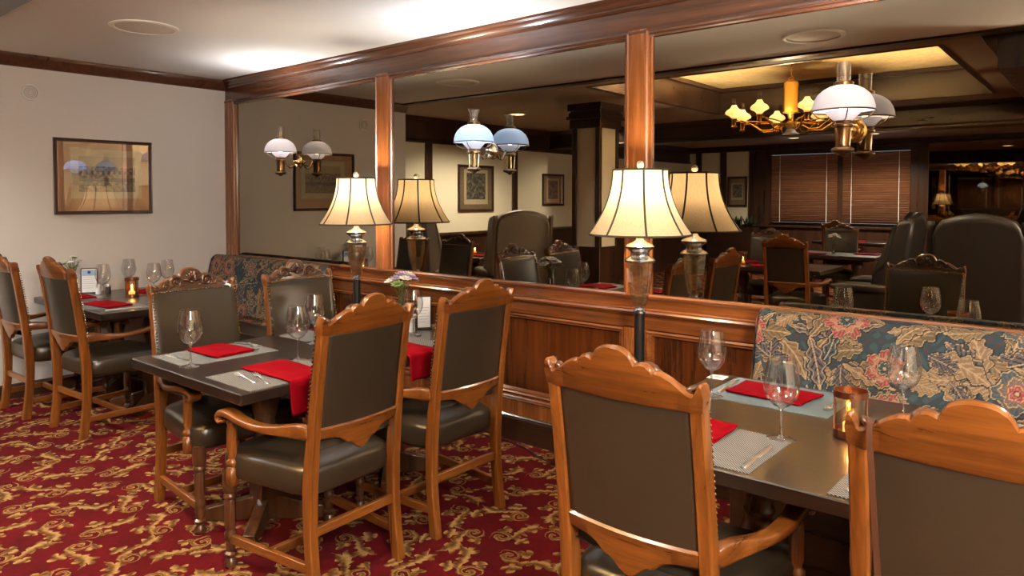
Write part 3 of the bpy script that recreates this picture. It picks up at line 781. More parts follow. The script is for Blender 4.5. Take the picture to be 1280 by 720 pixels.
def oil_lamp(t, cx, cy, z0, k, gl, flare, rods):
    """font, burner, opal dome, ring and chimney; k scales, z0 is the underside"""
    P = lambda pr_: [(r*k, z0+z*k) for r, z in pr_]
    c = (cx, cy, 0)
    b = MB().lathe(P([(.004, -.012), (.012, -.008), (.020, .0), (.040, .006), (.046, .014), (.044, .022), (.028, .030)]), c, 28)
    if rods:
        for q in range(4):
            a = q*PI/2+PI/4; b.tube([(cx+.026*k*math.cos(a), cy+.026*k*math.sin(a), z0+.028*k), (cx+.030*k*math.cos(a), cy+.030*k*math.sin(a), z0+.112*k)], .0055*k, 8)
        b.lathe(P([(.014, .028), (.012, .112)]), c, 12)
    else:
        b.lathe(P([(.028, .028), (.030, .034), (.029, .040), (.033, .100), (.036, .112)]), c, 28)
    b.lathe(P([(.036, .110), (.043, .114), (.044, .122), (.038, .128), (.040, .136), (.034, .142)]), c, 28)
    b.build('lamp_font', rods and brass_s or brass_d, t, angle=50)
    MB().lathe(P([(.036, .138), (.052, .155), (.068, .172), (.070, .178)]), c, 28, cap=False).build('glass_bowl', opal, t, angle=60)
    ring = MB().tube([(cx+.124*k*math.cos(a), cy+.124*k*math.sin(a), z0+.180*k) for a in [2*PI*i/48 for i in range(49)]], .0035*k, 6, cap=False)
    for q in range(4):
        a = q*PI/2+.4; ring.tube([(cx+r*k*math.cos(a), cy+r*k*math.sin(a), z0+z*k) for r, z in ((.038, .136), (.070, .142), (.105, .158), (.124, .180))], .0025*k, 6)
    ring.build('shade_ring', brass_d, t)
    dm = [(.124, .182), (.123, .200), (.116, .225), (.102, .250), (.080, .270), (.055, .283), (.036, .288)]
    MB().lathe(P(dm), c, 40, cap=False).build('dome_shade', gl, t, angle=60)
    MB().lathe(P([(.040, .284), (.040, .300), (.034, .303), (.034, .290)]), c, 24, cap=False).build('chimney_collar', brass_d, t)
    if flare: cp = [(.030, .292), (.026, .315), (.024, .34), (.028, .36), (.040, .385)]
    else: cp = [(.028, .292), (.028, .385)]
    MB().lathe(P(cp), c, 24, cap=False).build('chimney', glassm, t)
def make_sconce(label, x, z0, gl, flare, rods, rgb, e):
    t = thing('wall_lamp', label, 'wall lamp', (x, 0, 1.80), 0, 'oil lamp style wall lamps on the mirror')
    M_ = MB().lathe([(.050, -.001), (.053, -.006), (.046, -.011), (.041, -.006), (.035, -.013), (.028, -.009), (.021, -.016), (.017, -.028), (.009, -.036), (.003, -.038)], (0,0,0), 36, axis='y')
    bp = M_.build('back_plate', rods and brass_s or brass, t, angle=40)
    MB().sellip((0, -.05, 0), .014, .012, .014, 1, 1, 14, 8).build('boss', rods and brass_s or brass, bp)
    yo = -.172
    ar = MB(); ar.tube([(0, -.036, -.01), (0, -.06, -.045), (0, -.085, -.052), (0, -.11, -.03), (0, -.13, .008), (0, -.150, .018), (0, -.160, .018)], .0065, 8)
    ar.tube([(0, -.085, -.05), (0, -.075, -.028), (0, -.060, -.020), (0, -.052, -.030), (0, -.058, -.040)], .005, 8)
    ar.build('scroll_arm', rods and brass_s or brass, t)
    oil_lamp(t, 0, yo, z0-1.80, 1.0, gl, flare, rods)
    MB().sellip((0, yo, z0-1.80+.20), .016, .016, .026, 1, 1, 12, 8).build('bulb', lightbulb('cool_bulb' if rods else 'neutral_bulb', (225, 236, 255) if rods else (255, 244, 232), 8) if ('cool_bulb' if rods else 'neutral_bulb') not in bpy.data.materials else bpy.data.materials['neutral_bulb'], t)
    point('wall_lamp_light', (0, yo, z0-1.80+.235), rgb, e, .02, t)
    l = bpy.data.lights.new('wall_lamp_uplight', 'SPOT'); l.energy = e*UP_K; l.color = rgb; l.shadow_soft_size = .02; l.spot_size = R(150); l.spot_blend = .9
    o = bpy.data.objects.new('wall_lamp_uplight', l); COL.objects.link(o); o.location = (0, yo, z0-1.80+.345); o.rotation_euler = (PI, 0, 0); o.parent = t
    return t
make_sconce('brass wall lamp with white dome on the mirror panel nearest the beige wall', 1.15, 1.69, opal, False, False, (1, .97, .95), SC_E)
make_sconce('wall lamp with bluish dome and flared chimney on the middle mirror panel', 3.278, 1.665, opal_b, True, True, (.86, .93, 1), SC_E*1.3)
make_sconce('brass wall lamp with white dome on the mirror above the floral bench at right', 5.418, 1.690, opal, False, False, (1, .97, .95), SC_E)

def make_chandelier(label, loc, z):
    t = thing('chandelier', label, 'chandelier', (loc[0], loc[1], z), 0)
    MB().lathe([(.07, TZ-z-.001), (.065, TZ-z-.02), (.02, TZ-z-.04), (.008, TZ-z-.06)], (0,0,0), 24).build('canopy', gold, t)
    ch = MB(); zz = TZ-z-.06; k = 0
    while zz > .44:
        pts = [(.009*math.cos(a) if k % 2 else 0, 0 if k % 2 else .009*math.cos(a), zz-.018+.02*math.sin(a)) for a in [2*PI*i/12 for i in range(13)]]
        ch.tube(pts, .0025, 5); zz -= .03; k += 1
    ch.build('chain', gold, t)
    MB().lathe([(.02, .45), (.03, .44), (.028, .42), (.055, .40), (.075, .39), (.075, .10), (.080, .09), (.05, .09), (.03, .07), (.03, .0), (.10, -.01), (.13, -.02), (.13, -.035), (.06, -.06), (.03, -.08)], (0,0,0), 48, lambda th, zq: 1-.1*abs(math.cos(8*th)) if .1 < zq < .395 else 1).build('stem', gold, t, angle=50)
    MB().lathe([(.02, -.06), (.035, -.075), (.055, -.11), (.085, -.13)], (0,0,0), 32, cap=False).build('bottom_shade', opal, t, angle=60)
    for q in range(8):
        a = q*PI/4+.2; ca, sa = math.cos(a), math.sin(a); r0 = .56
        arm = MB(); path = [(.10, -.03), (.2, -.09), (.30, -.09), (.40, -.02), (.48, .01), (r0, .0)]
        arm.tube([(ca*r, sa*r, zq) for r, zq in path], .009, 8)
        arm.tube([(ca*r, sa*r, zq) for r, zq in ((.12, -.02), (.3, .0), (.5, .005))], .006, 8)
        ao = arm.build('arm', gold, t)
        sub = bpy.data.objects.new('oil_lamp', None); COL.objects.link(sub); sub.parent = t; sub['kind'] = 'thing'
        bpy.data.objects.remove(sub)
        c = (ca*r0, sa*r0, 0); k_ = .72
        P = lambda pr_: [(r*k_, -.06+z_*k_) for r, z_ in pr_]
        fo = MB().lathe(P([(.012, -.008), (.020, .0), (.040, .006), (.046, .014), (.028, .030), (.030, .034), (.034, .112), (.044, .122), (.034, .142)]), c, 16).build('lamp_font', gold, t, angle=50)
        MB().lathe(P([(.036, .138), (.06, .165), (.110, .190), (.120, .205), (.116, .225), (.098, .250), (.060, .272), (.040, .30), (.034, .32)]), c, 24, cap=False).build('glass_shade', opal_y, t, angle=60)
        MB().lathe(P([(.030, .31), (.030, .42)]), c, 12, cap=False).build('chimney', glassm, t)
        MB().sellip((c[0], c[1], .065), .014, .014, .02, 1, 1, 10, 6).build('bulb', bulbm, fo)
        point('chandelier_light', (c[0], c[1], .085), (1, .80, .50), CH_E, .015, t)
    l = bpy.data.lights.new('added_uplight', 'SPOT'); l.energy = TRAY_E; l.color = (1, .86, .62); l.shadow_soft_size = .05; l.spot_size = R(179); l.spot_blend = .5  # spot added in the hub to brighten the ceiling above
    o = bpy.data.objects.new('added_uplight', l); COL.objects.link(o); o.location = (.0, 0.1, .06); o.rotation_euler = (PI, 0, 0); o.parent = t
    return t
make_chandelier('gold chandelier with eight cream oil lamp shades, seen reflected in the right mirror', (3.77, -4.0), 2.28)

def downlight(x, y, z, e, rgb=(1, .96, .90), label=None, size=.09, blend=.6, ang=120):
    t = thing('ceiling_downlight', label or 'small round recessed downlight in the ceiling, some seen and the rest added for light', 'ceiling light', (x, y, z), 0, 'recessed ceiling downlights')
    MB().lathe([(size+.02, -.001), (size+.02, -.008), (size, -.010), (size, -.001)], (0,0,0), 28, cap=False).build('trim_ring', white_m, t)
    MB().lathe([(size, -.004), (.001, -.0045)], (0,0,0), 28, cap=False).build('lens', lightbulb('downlight_lens', (255, 228, 190), 6) if 'downlight_lens' not in bpy.data.materials else bpy.data.materials['downlight_lens'], t)
    l = bpy.data.lights.new('downlight', 'SPOT'); l.energy = e; l.color = rgb; l.shadow_soft_size = size; l.spot_size = R(ang); l.spot_blend = blend
    o = bpy.data.objects.new('downlight_light', l); COL.objects.link(o); o.location = (0, 0, -.02); o.parent = t
    return t
DL = [(.42, -3.70, CZ, 500), (1.9, -9.6, CZ, 300), (6.9, -2.9, CZ, 70), (7.3, -1.0, CZ, 120), (2.5, -2.85, TZ, 170), (4.6, -2.9, TZ, 170), (.4, -6.0, CZ, 1000), (3.2, -9.6, CZ, 700), (4.6, -7.6, CZ, 200)]  # first pair seen in the mirror, the others added to light the room
for i, (x, y, z, e) in enumerate(DL):
    downlight(x, y, z, e*DL_K, ang=150)
def speaker(label, loc, rot=(0,0,0), r=.2, grp=None):
    t = thing('ceiling_speaker' if rot == (0,0,0) else 'wall_speaker', label, 'speaker', loc)
    t.rotation_euler = rot
    MB().lathe([(r, 0), (r, -.006), (r*.93, -.012), (r*.86, -.010), (r*.84, -.006)], (0,0,0), 48, cap=False).build('rim', white_m, t)
    MB().lathe([(r*.86, -.004), (r*.6, -.008), (.001, -.010)], (0,0,0), 40, cap=False).build('grille', plain('speaker_grille', (222, 216, 208), .6) if 'speaker_grille' not in bpy.data.materials else bpy.data.materials['speaker_grille'], t)
    if rot != (0,0,0):
        g = MB()
        for q in (.3, .5, .68): g.tube([(r*q*math.cos(a), r*q*math.sin(a), -.010) for a in [2*PI*i/32 for i in range(33)]], .002, 5, cap=False)
        g.build('rings', plain('speaker_ring_shadow', (176, 164, 152), .6), t)
    return t
speaker('flush round white speaker in the ceiling above the back left table', (1.60, -1.41, CZ-.001))
speaker('flush round white cover in the ceiling over the right table, seen in the mirror', (4.75, -1.55, CZ-.001))
speaker('small round white speaker high on the beige wall', (.001, -1.574, 2.302), (0, -PI/2, 0), .062)

# ------------------------------------------------------------------ pictures
def print_mat(name, dark, light, kind):
    m = Mat(name); x, y, z = m.xyz(m.coord())
    if kind == 'street':
        h = m.noise(m.coord((30, 30, 30)), 1.2, 6, .7)
        win = ((y*150).sin() > .1)*((z*120).sin() > .0)*(z > -.02)
        sky = (z + m.noise(m.coord(), 9, 2)*.05) > .085
        v = (h*.9-win*.35-((z < -.03)*(z > -.06))*.2).max(0)
        c = m.mix(sky, m.ramp(v, [(.15, s2l(dark)), (.42, s2l(tuple((a+b)//2 for a, b in zip(dark, light)))), (.62, s2l(light))]), s2l(light))
    else:
        h = m.noise(m.coord(), 22, 7, .75)
        c = m.ramp(h, [(.38, s2l(dark)), (.5, s2l(tuple((a+b)//2 for a, b in zip(dark, light)))), (.62, s2l(light))])
    m.base(c).set(rough=.6); return m.m
def picture(label, w, h, loc, rz, fw, inner, pm, matrgb, fm=None):
    """hangs facing local +x"""
    t = thing('framed_picture', label, 'picture', loc, rz)
    f = MB()
    cs = [(-w/2, -h/2, 1, 1), (w/2, -h/2, -1, 1), (w/2, h/2, -1, -1), (-w/2, h/2, 1, -1)]
    prof = [(0, 0), (0, .022), (.006, .028), (fw*.4, .026), (fw*.6, .018), (fw-.004, .018), (fw, .012), (fw, 0)]
    vs = [(d, y+sy*q, z+sz*q) for y, z, sy, sz in cs for q, d in prof]; n = len(prof)
    f.add(vs, [(k*n+j, k*n+(j+1) % n, ((k+1) % 4)*n+(j+1) % n, ((k+1) % 4)*n+j) for k in range(4) for j in range(n)])
    f.build('picture_frame', fm or plain('dark_picture_frame_%d' % len(bpy.data.materials), (62, 36, 24), .3), t, angle=25)
    MB().box(.001, .006, -w/2+.01, w/2-.01, -h/2+.01, h/2-.01).build('picture_mat', plain('picture_mat_%d' % len(bpy.data.materials), matrgb, .8), t)
    (iy0, iy1, iz0, iz1), (b0, b1, b2, b3) = inner
    MB().box(.006, .0075, iy0-b0, iy1+b1, iz0-b2, iz1+b3).build('inner_border', plain('inner_border_%d' % len(bpy.data.materials), (206, 186, 150), .8), t)
    o = MB().box(-.0005, .001, iy0-(iy0+iy1)/2, iy1-(iy0+iy1)/2, iz0-(iz0+iz1)/2, iz1-(iz0+iz1)/2).build('print', pm, t)
    o.location = (.008, (iy0+iy1)/2, (iz0+iz1)/2)
    MB().grid(lambda u, v: (.0135, -w/2+fw+(w-2*fw)*u, -h/2+fw+(h-2*fw)*v), 1, 1).build('glass', pictglass, t)
    return t
picture('framed street engraving with tan mat on the beige wall, lamps mirrored in its glass', .74, .60, (0, -1.062, 1.673), 0, .026,
        ((-.195, .235, -.12, .165), (.055, .05, .055, .055)), print_mat('street_engraving', (48, 42, 38), (176, 156, 122), 'street'), (196, 150, 112))
pd = print_mat('dark_landscape_print', (26, 26, 24), (150, 144, 122), 'x')
picture('framed hunting print on the recessed cream wall, left of two, seen in the mirror', .75, .67, (XL, -4.23, 1.645), 0, .035, ((-.2, .2, -.16, .22), (.05, .05, .07, .05)), pd, (132, 112, 84))
picture('small framed dark print on the recessed cream wall, right of two, seen in the mirror', .58, .52, (XL, -6.09, 1.64), 0, .035, ((-.13, .13, -.15, .15), (.04, .04, .06, .04)), print_mat('blue_dark_print', (22, 28, 34), (120, 140, 150), 'x'), (140, 122, 96))
picture('small framed print on the far wall left of the blinds, seen in the mirror', .42, .62, (.30, YF+.002, 1.64), PI/2, .04, ((-.1, .1, -.12, .15), (.03, .03, .05, .03)), pd, (150, 130, 100))

# ------------------------------------------------------------------ tableware
def lathe_glass():
    out = [(.047, .0), (.046, .0015), (.030, .004), (.010, .008), (.0045, .016), (.0038, .05), (.0042, .085), (.008, .098), (.025, .106), (.042, .124), (.0525, .150), (.0545, .172), (.051, .200), (.0455, .226), (.0418, .2505), (.0412, .2522)]
    inn = [(.0405, .252), (.0500, .200), (.0535, .172), (.0515, .150), (.041, .1255), (.024, .1080), (.001, .1010)]
    return MB().lathe(out+inn, (0,0,0), 32, cap=False)
wg = lathe_glass().build('wine_glass', goblet, angle=60)
wg.data.materials.append(solidglass)
for f_ in wg.data.polygons:
    if f_.center.z < .104 or f_.center.z > .2515: f_.material_index = 1
GW = 'wine glasses'
T = .7505
WG = [((5.150, -.859), 'wine glass standing at the far left corner of the right table'),
      ((5.525, -1.177), 'wine glass nearest the camera between the two place mats of the right table'),
      ((5.770, -.700), 'wine glass behind the candle lantern before the floral bench'),
      ((6.300, -.88), 'wine glass cut by the right edge of the picture'),
      ((3.155, -1.896), 'wine glass at the front left corner of the middle table'),
      ((3.417, -1.518), 'wine glass half hidden by the nearer oak chair crest at the middle table'),
      ((3.130, -1.230), 'wine glass before the far leather chair back on the middle table'),
      ((3.369, -.758), 'wine glass in front of the small stand by the vase on the middle table'),
      ((.459, -1.258), 'wine glass left of the candle on the back left table'),
      ((.110, -.930), 'wine glass nearest the beige wall on the back left table'),
      ((.640, -.960), 'wine glass just right of the candle on the back left table'),
      ((.420, -.760), 'rearmost wine glass by the carved chair crest on the back left table')]
for i, ((x, y), lb) in enumerate(WG):
    if i == 0: tag(wg, lb, 'wine glass', GW, (x, y, T))
    else:
        o = wg.copy(); COL.objects.link(o); tag(o, lb, 'wine glass', GW, (x, y, T))
def placemat(label, x0, x1, y0, y1, m, rz=0, z=.7502):
    a, b = (x1-x0)/2, (y1-y0)/2
    o = MB().box(-a, a, -b, b, 0, .0022).build('placemat', m); return tag(o, label, 'placemat', 'woven place mats', ((x0+x1)/2, (y0+y1)/2, z), rz)
placemat('black and white woven mat left of the front wine glass on the right table', 5.10, 5.562, -1.525, -1.175, mat_bw)
placemat('blue grey woven mat under a red napkin before the floral bench', 5.115, 5.575, -.875, -.525, mat_bl)
placemat('black and white woven mat mostly hidden by the chair with the strap', 5.765, 6.22, -1.525, -1.18, mat_bw)
placemat('dark woven mat right of the candle at the bench side of the right table', 5.93, 6.39, -.875, -.53, mat_gr)
placemat('pale woven mat at the front left corner of the middle table', 2.83, 3.165, -1.925, -1.462, mat_gr)
placemat('black and white woven mat at the front right corner of the middle table', 3.405, 3.755, -1.955, -1.50, mat_bw)
placemat('pale woven mat before the farther leather chair at the middle table', 2.83, 3.165, -1.25, -.79, mat_gr)
placemat('black and white woven mat under the napkin between the two oak chairs', 3.415, 3.755, -1.26, -.80, mat_bw)
placemat('grey woven mat on the back left table at its right chair', .83, 1.24, -1.56, -1.22, mat_gr)
placemat('grey woven mat on the back left table at its left chair', .06, .50, -1.56, -1.24, mat_gr)
placemat('grey woven mat on the back left table before the corner bench', .70, 1.14, -1.02, -.70, mat_gr)
placemat('grey woven mat on the back left table in the wall corner', .16, .56, -1.02, -.70, mat_gr)
def napkin(label, cx, cy, w, l, rz, drape=0, seed=1, puff=.02, grp='red cloth napkins', z=.7530):
    """folded cloth, long side along local x; drape = length hanging over the edge beyond local +x"""
    rg = random.Random(seed); ph = [rg.uniform(0, 6) for _ in range(6)]
    L = l+drape
    def fn(u, v):
        s = u*L; y = (v-.5)*w
        wav = .0035*math.sin(s*28+ph[0]+y*10)+.003*math.sin(y*45+ph[1]+s*8)+puff*1.5*math.exp(-((y-w*.18*math.sin(ph[2]))/(w*.28))**2)*(.5+.5*math.sin(s*9+ph[3]))
        ed = min(1, u*8, (1-u)*8, v*8, (1-v)*8)
        y2 = y*(1+.05*math.sin(s*17+ph[4]))
        if s <= l: return (s-l/2, y2, .009+max(0, wav)*ed)
        d = s-l; r = .012
        if d < r*PI/2: a = d/r; return (l/2+r*math.sin(a), y2, .009-r+r*math.cos(a)+wav*.3)
        return (l/2+r+.005*math.sin(y*60+ph[5]), y2*(1-.1*(d/max(drape, .01))), .009-r-(d-r*PI/2))
    M_ = MB().grid(fn, 36, 24)
    o = M_.build('napkin', red, solid=.007, angle=80)
    if not drape:
        pass
    lay = MB().grid(lambda u, v: ((u-.5)*l*.97+.004, (v-.5)*w*.96+.004, .0032+.001*math.sin(u*20+ph[0])), 12, 12).build('folded_layer', red, o, solid=.004)
    return tag(o, label, 'napkin', grp, (cx, cy, z), rz)
napkin('red napkin on the blue grey mat before the floral bench', 5.325, -.70, .30, .19, PI/2-.08, 0, 3, .010)
napkin('red napkin showing right of the large oak chair on the right table', 5.275, -1.345, .23, .34, -PI/2+.05, 0, 4, .012)
napkin('red napkin on the pale mat at the front left of the middle table', 2.975, -1.665, .20, .27, .05, 0, 5, .012)
napkin('red napkin hanging over the table edge behind the nearer oak chair', 3.585, -1.69, .20, .37, 0, .15, 6, .010)
napkin('red napkin hanging over the table edge between the two oak chairs', 3.60, -1.06, .20, .35, 0, .13, 8, .010)
napkin('red napkin at the far leather chair of the middle table', 2.98, -.97, .18, .26, 0, 0, 9, .010)
napkin('red napkin nearest the camera on the back left table', .92, -1.40, .18, .34, PI/2+.1-PI/2, 0, 10, .008)
napkin('red napkin left of the small glass on the back left table', .34, -1.385, .15, .28, .0, 0, 12, .008)
napkin('red napkin behind the candle on the back left table', .40, -.93, .14, .24, .0, 0, 13, .008)
napkin('red napkin by the carved chair crest on the back left table', .92, -.84, .16, .26, .1, 0, 14, .008)
napkin('dark red napkin hanging low at the left chair of the back table', -.0+.52, -1.525, .12, .14, -PI/2, .12, 15, .006)
def cutlery(kind):
    M_ = MB()
    if kind == 'knife':
        M_.loft([[(x, -w, 0.0), (x, w, 0.0), (x, w*.6, h), (x, -w*.6, h)] for x, w, h in ((-.115, .004, .003), (-.11, .008, .006), (-.03, .0065, .006), (-.012, .004, .005), (-.005, .008, .004), (.06, .010, .0025), (.10, .008, .0022), (.118, .002, .002))])
    elif kind == 'fork':
        M_.loft([[(x, -w, z), (x, w, z), (x, w*.6, z+.003), (x, -w*.6, z+.003)] for x, w, z in ((-.10, .004, 0), (-.095, .009, .0), (-.05, .005, .003), (.03, .0035, .006), (.042, .009, .005), (.055, .0125, .003))])
        for k in range(4):
            y = (k-1.5)*.0068; M_.tube([(.052, y, .004), (.075, y, .002), (.098, y*.9, .007)], [.0022, .0019, .001], 6)
    else:
        M_.loft([[(x, -w, z), (x, w, z), (x, w*.6, z+.003), (x, -w*.6, z+.003)] for x, w, z in ((-.10, .004, 0), (-.095, .009, .0), (-.05, .005, .003), (.045, .0035, .006))])
        M_.sellip((.07, 0, .006), .032, .020, .005, 1, 1, 20, 8)
    return M_
proto = {}
def cut(kind, label, x, y, a, z=.7535):
    if kind not in proto:
        o = proto[kind] = cutlery(kind).build(kind, steel, angle=50)
    else: o = proto[kind].copy(); COL.objects.link(o)
    tag(o, label, kind, 'table knives and forks', (x, y, z), a)
cut('knife', 'knife on the mat edge beside the front wine glass of the right table', 5.532, -1.385, PI/2+.03)
cut('knife', 'knife at the left end of the blue grey mat', 5.145, -.69, PI/2+.08)
cut('fork', 'fork at the right end of the blue grey mat by the candle', 5.545, -.70, -PI/2)
cut('fork', 'fork on the mat beside the chair with the strap', 5.80, -1.38, PI/2)
cut('knife', 'knife on the pale mat at the front left of the middle table', 2.97, -1.868, .05)
cut('fork', 'fork at the far end of the pale front left mat', 2.93, -1.492, .15)
cut('spoon', 'spoon crossing the fork at the far end of the pale front left mat', 2.99, -1.50, -.35)
cut('fork', 'fork nearest the table edge on the front right mat of the middle table', 3.56, -1.862, PI-.12)
cut('fork', 'second fork close behind it on the front right mat of the middle table', 3.62, -1.825, PI-.25, .7545)
cut('fork', 'fork at the far leather chair of the middle table', 2.98, -.83, .1)
cut('knife', 'knife on the near mat of the back left table', 1.18, -1.40, PI/2)
# candle lanterns
def lantern(label, x, y, k=1.0, full=True):
    t = thing('candle_lantern', label, 'candle holder', (x, y, T), .4, 'candle lanterns')
    for z in (.004, .126):
        c_ = MB().lathe([(.047, z), (.0505, z), (.0505, z+.020), (.047, z+.020), (.047, z)], (0,0,0), 40, cap=False).build('metal_ring', copper, t, angle=30)
        n_ = MB()
        for q in range(4): a = q*PI/2; n_.sellip((.051*math.cos(a), .051*math.sin(a), z+.010), .003, .003, .003, 1, 1, 8, 5)
        n_.build('rivet', silver, c_)
    for q in range(4):
        a = q*PI/2; M_ = MB(); M_.box(.0465, .0490, -.006, .006, .008, .140)
        o = M_.build('strap', copper, t); o.rotation_euler = (0, 0, a)
    MB().lathe([(.001, .0), (.046, .0), (.046, .006), (.001, .008)], (0,0,0), 32, cap=False).build('base_plate', copper, t)
    MB().lathe([(.0455, .006), (.0455, .138), (.0440, .138), (.0440, .008)], (0,0,0), 32, cap=False).build('glass_cylinder', thin_glass('amber_glass', (1, .93, .80), 1.5, 0, .03) if 'amber_glass' not in bpy.data.materials else bpy.data.materials['amber_glass'], t)
    m_ = bpy.data.materials.get('candle_wax')
    if not m_:
        q_ = Mat('candle_wax'); q_.base(s2l((240, 200, 130))).set(rough=.5).emit((1, .50, .12), .9); m_ = q_.m
    cd = MB().lathe([(.001, .008), (.022, .008), (.022, .040), (.016, .044), (.001, .042)], (0,0,0), 24, cap=False).build('candle', m_, t)
    MB().lathe([(.001, .043), (.006, .048), (.0075, .057), (.005, .070), (.001, .084)], (0,0,0), 14, cap=False).build('flame', lightbulb('flame_glow', (255, 178, 70), 14) if 'flame_glow' not in bpy.data.materials else bpy.data.materials['flame_glow'], cd)
    point('candle_light', (0, 0, .075), (1, .55, .2), .55, .008, t)
    return t
ln = lantern('glowing candle lantern with copper bands on the right table', 5.683, -1.010)
dup(ln, (.579, -1.099, T), .2, 'glowing candle lantern on the back left table', 'candle lanterns')
# vases with flowers
stemg = plain('green_stem', (86, 104, 48), .6); leafg = plain('pale_green_leaf', (120, 140, 72), .6)
lil = plain('lilac_petal', (164, 138, 170), .7); wht = plain('white_petal', (226, 222, 210), .7); yel = plain('yellow_flower_eye', (190, 160, 60), .7)
def vase(label, x, y, seed, cols, h=.17, spread=.07, n=9, pr_=.022):
    rg = random.Random(seed)
    t = thing('flower_vase', label, 'vase', (x, y, T))
    MB().lathe([(.001, .0), (.026, .0), (.027, .004), (.022, .03), (.017, .08), (.018, h), (.0165, h), (.0155, .08), (.020, .03), (.022, .010), (.001, .008)], (0,0,0), 24, cap=False).build('vase_glass', goblet, t, angle=60)
    st = MB(); fl = {0: MB(), 1: MB(), 2: MB()}; lf = MB()
    for k in range(n):
        a = k*2.4+rg.uniform(-.3, .3); r = spread*math.sqrt((k+.5)/n); hz = h+.095-.04*(r/spread)**2+rg.uniform(-.01, .02)
        tip = Vector((r*math.cos(a), r*math.sin(a), hz))
        st.tube([(.008*math.cos(a+2), .008*math.sin(a+2), .012), (.008*math.cos(a), .008*math.sin(a), h*.8), (tip.x*.6, tip.y*.6, h+.03), tip], .0018, 5)
        c = k % len(cols); M_ = fl[cols[c]]
        nrm = Vector((tip.x*3, tip.y*3, .5)).normalized(); q_ = nrm.to_track_quat('Z', 'Y').to_matrix()
        for ly, (np_, rr, tl) in enumerate(((8, pr_, .25), (7, pr_*.7, .7), (5, pr_*.4, 1.1))):
            for j in range(np_):
                b = 2*PI*j/np_+ly*.4
                rm = q_ @ Matrix.Rotation(b, 3, 'Z') @ Matrix.Rotation(-tl, 3, 'Y')
                M_.sellip(tip+rm @ Vector((rr*.62, 0, 0)), rr*.62, rr*.30, rr*.10, 1, 1, 8, 4, rot=rm)
    for k in range(6):
        a = k*1.1; r = spread*.8
        rm = Matrix.Rotation(a, 3, 'Z') @ Matrix.Rotation(-.5, 3, 'Y')
        lf.sellip(rm @ Vector((.03, 0, 0))+Vector((0, 0, h+.015)), .035, .009, .002, 1, 1, 10, 4, rot=rm)
    st.build('stem', stemg, t); lf.build('leaf', leafg, t)
    for k, mt, nm_ in ((0, wht, 'white_flower'), (1, lil, 'lilac_flower'), (2, leafg, 'green_bud')):
        if fl[k].v: fl[k].build(nm_, mt, t)
    return t
vase('slim glass vase of white and lilac flowers on the middle table', 3.204, -.70, 3, [1, 0, 1, 0, 2, 0], .215, .078, 12, .034)
vase('slim glass vase of small pale flowers against the beige wall', .06, -1.33, 8, [0, 2, 0], .18, .06, 8, .02)
# stands, shakers, cards
def card_stand(label, x, y, rz, w, h, head):
    hd = head
    t = thing('menu_stand', label, 'menu card', (x, y, T), rz)
    MB().cbox(-.012, .0, -w/2, w/2, 0, h, .002).box(-.03, .02, -w/2, w/2, 0, .006).build('holder', black_metal, t)
    MB().box(.0, .0012, -w/2+.006, w/2-.006, .010, h-.006).build('card', paper, t)
    if hd: MB().box(.0012, .0018, -w/2+.010, w/2-.010, h*.70, h-.012).build('blue_header', plain('pale_blue_print_%d' % len(bpy.data.materials), (150, 176, 204), .6), t)
    if hd: MB().lathe([(.012, 0), (.012, .0006)], (.0016, 0, 0), 20, axis='x').build('round_mark', plain('dark_blue_mark_%d' % len(bpy.data.materials), (56, 62, 92), .6), t).location = (0.0006, 0, h*.84)
    ln_ = MB()
    for k in range(6): z = h*.64-k*h*.085; ln_.box(.0012, .0018, -w/2+.014, w/2-.014-(k % 3)*.008, z, z+.0018)
    ln_.build('text_lines', plain('grey_print_%d' % len(bpy.data.materials), (120, 118, 118), .7), t)
card_stand('black framed menu card with pale blue header on the back left table', .125, -1.235, -.45, .115, .20, 1)
card_stand('small menu card in a black stand behind the wine glass on the middle table', 3.285, -.60, -.6, .085, .19, 0)
def shaker(label, x, y, m_, hh=.08, grp='salt and pepper shakers'):
    t = thing('shaker', label, 'salt shaker', (x, y, T), 0, grp)
    MB().lathe([(.001, 0), (.020, 0), (.021, .005), (.018, hh*.72), (.001, hh*.72)], (0,0,0), 12, cap=False).build('body', m_, t, angle=20)
    MB().lathe([(.019, hh*.70), (.020, hh*.76), (.018, hh*.92), (.008, hh), (.001, hh)], (0,0,0), 20, cap=False).build('cap', steel, t)
salt = plain('white_salt', (226, 224, 220), .5); pep = plain('dark_pepper', (58, 50, 46), .5)
shaker('white salt shaker before the menu card on the back left table', .225, -1.205, salt)
shaker('dark pepper shaker before the menu card on the back left table', .265, -1.150, pep)
shaker('white salt shaker by the vase on the middle table', 3.29, -.70, salt)
shaker('dark pepper shaker by the vase on the middle table', 3.215, -.595, pep)
o = MB().box(-.035, .035, -.035, .035, 0, .001).build('card', paper); MB().box(-.016, .016, -.014, .018, .001, .0014).build('printed_block', plain('pale_grey_print', (176, 174, 172), .7), o)
tag(o, 'small white card lying at the far left corner of the right table', 'card', None, (5.047, -.572, T), .05)
o = thing('condiment_tray', 'small patterned tray with packets near the vase on the middle table', 'tray', (3.50, -.60, T), .1)
MB().cbox(-.08, .08, -.05, .05, 0, .008, .002).build('tray', plain('pale_stone_tray', (196, 178, 148), .5), o)
M_ = MB()
for k in range(5): M_.cbox(-.06+k*.026, -.040+k*.026, -.035, .035, .008, .03+.006*(k % 2), .002)
M_.build('packets', plain('brown_packets', (132, 92, 60), .6), o)
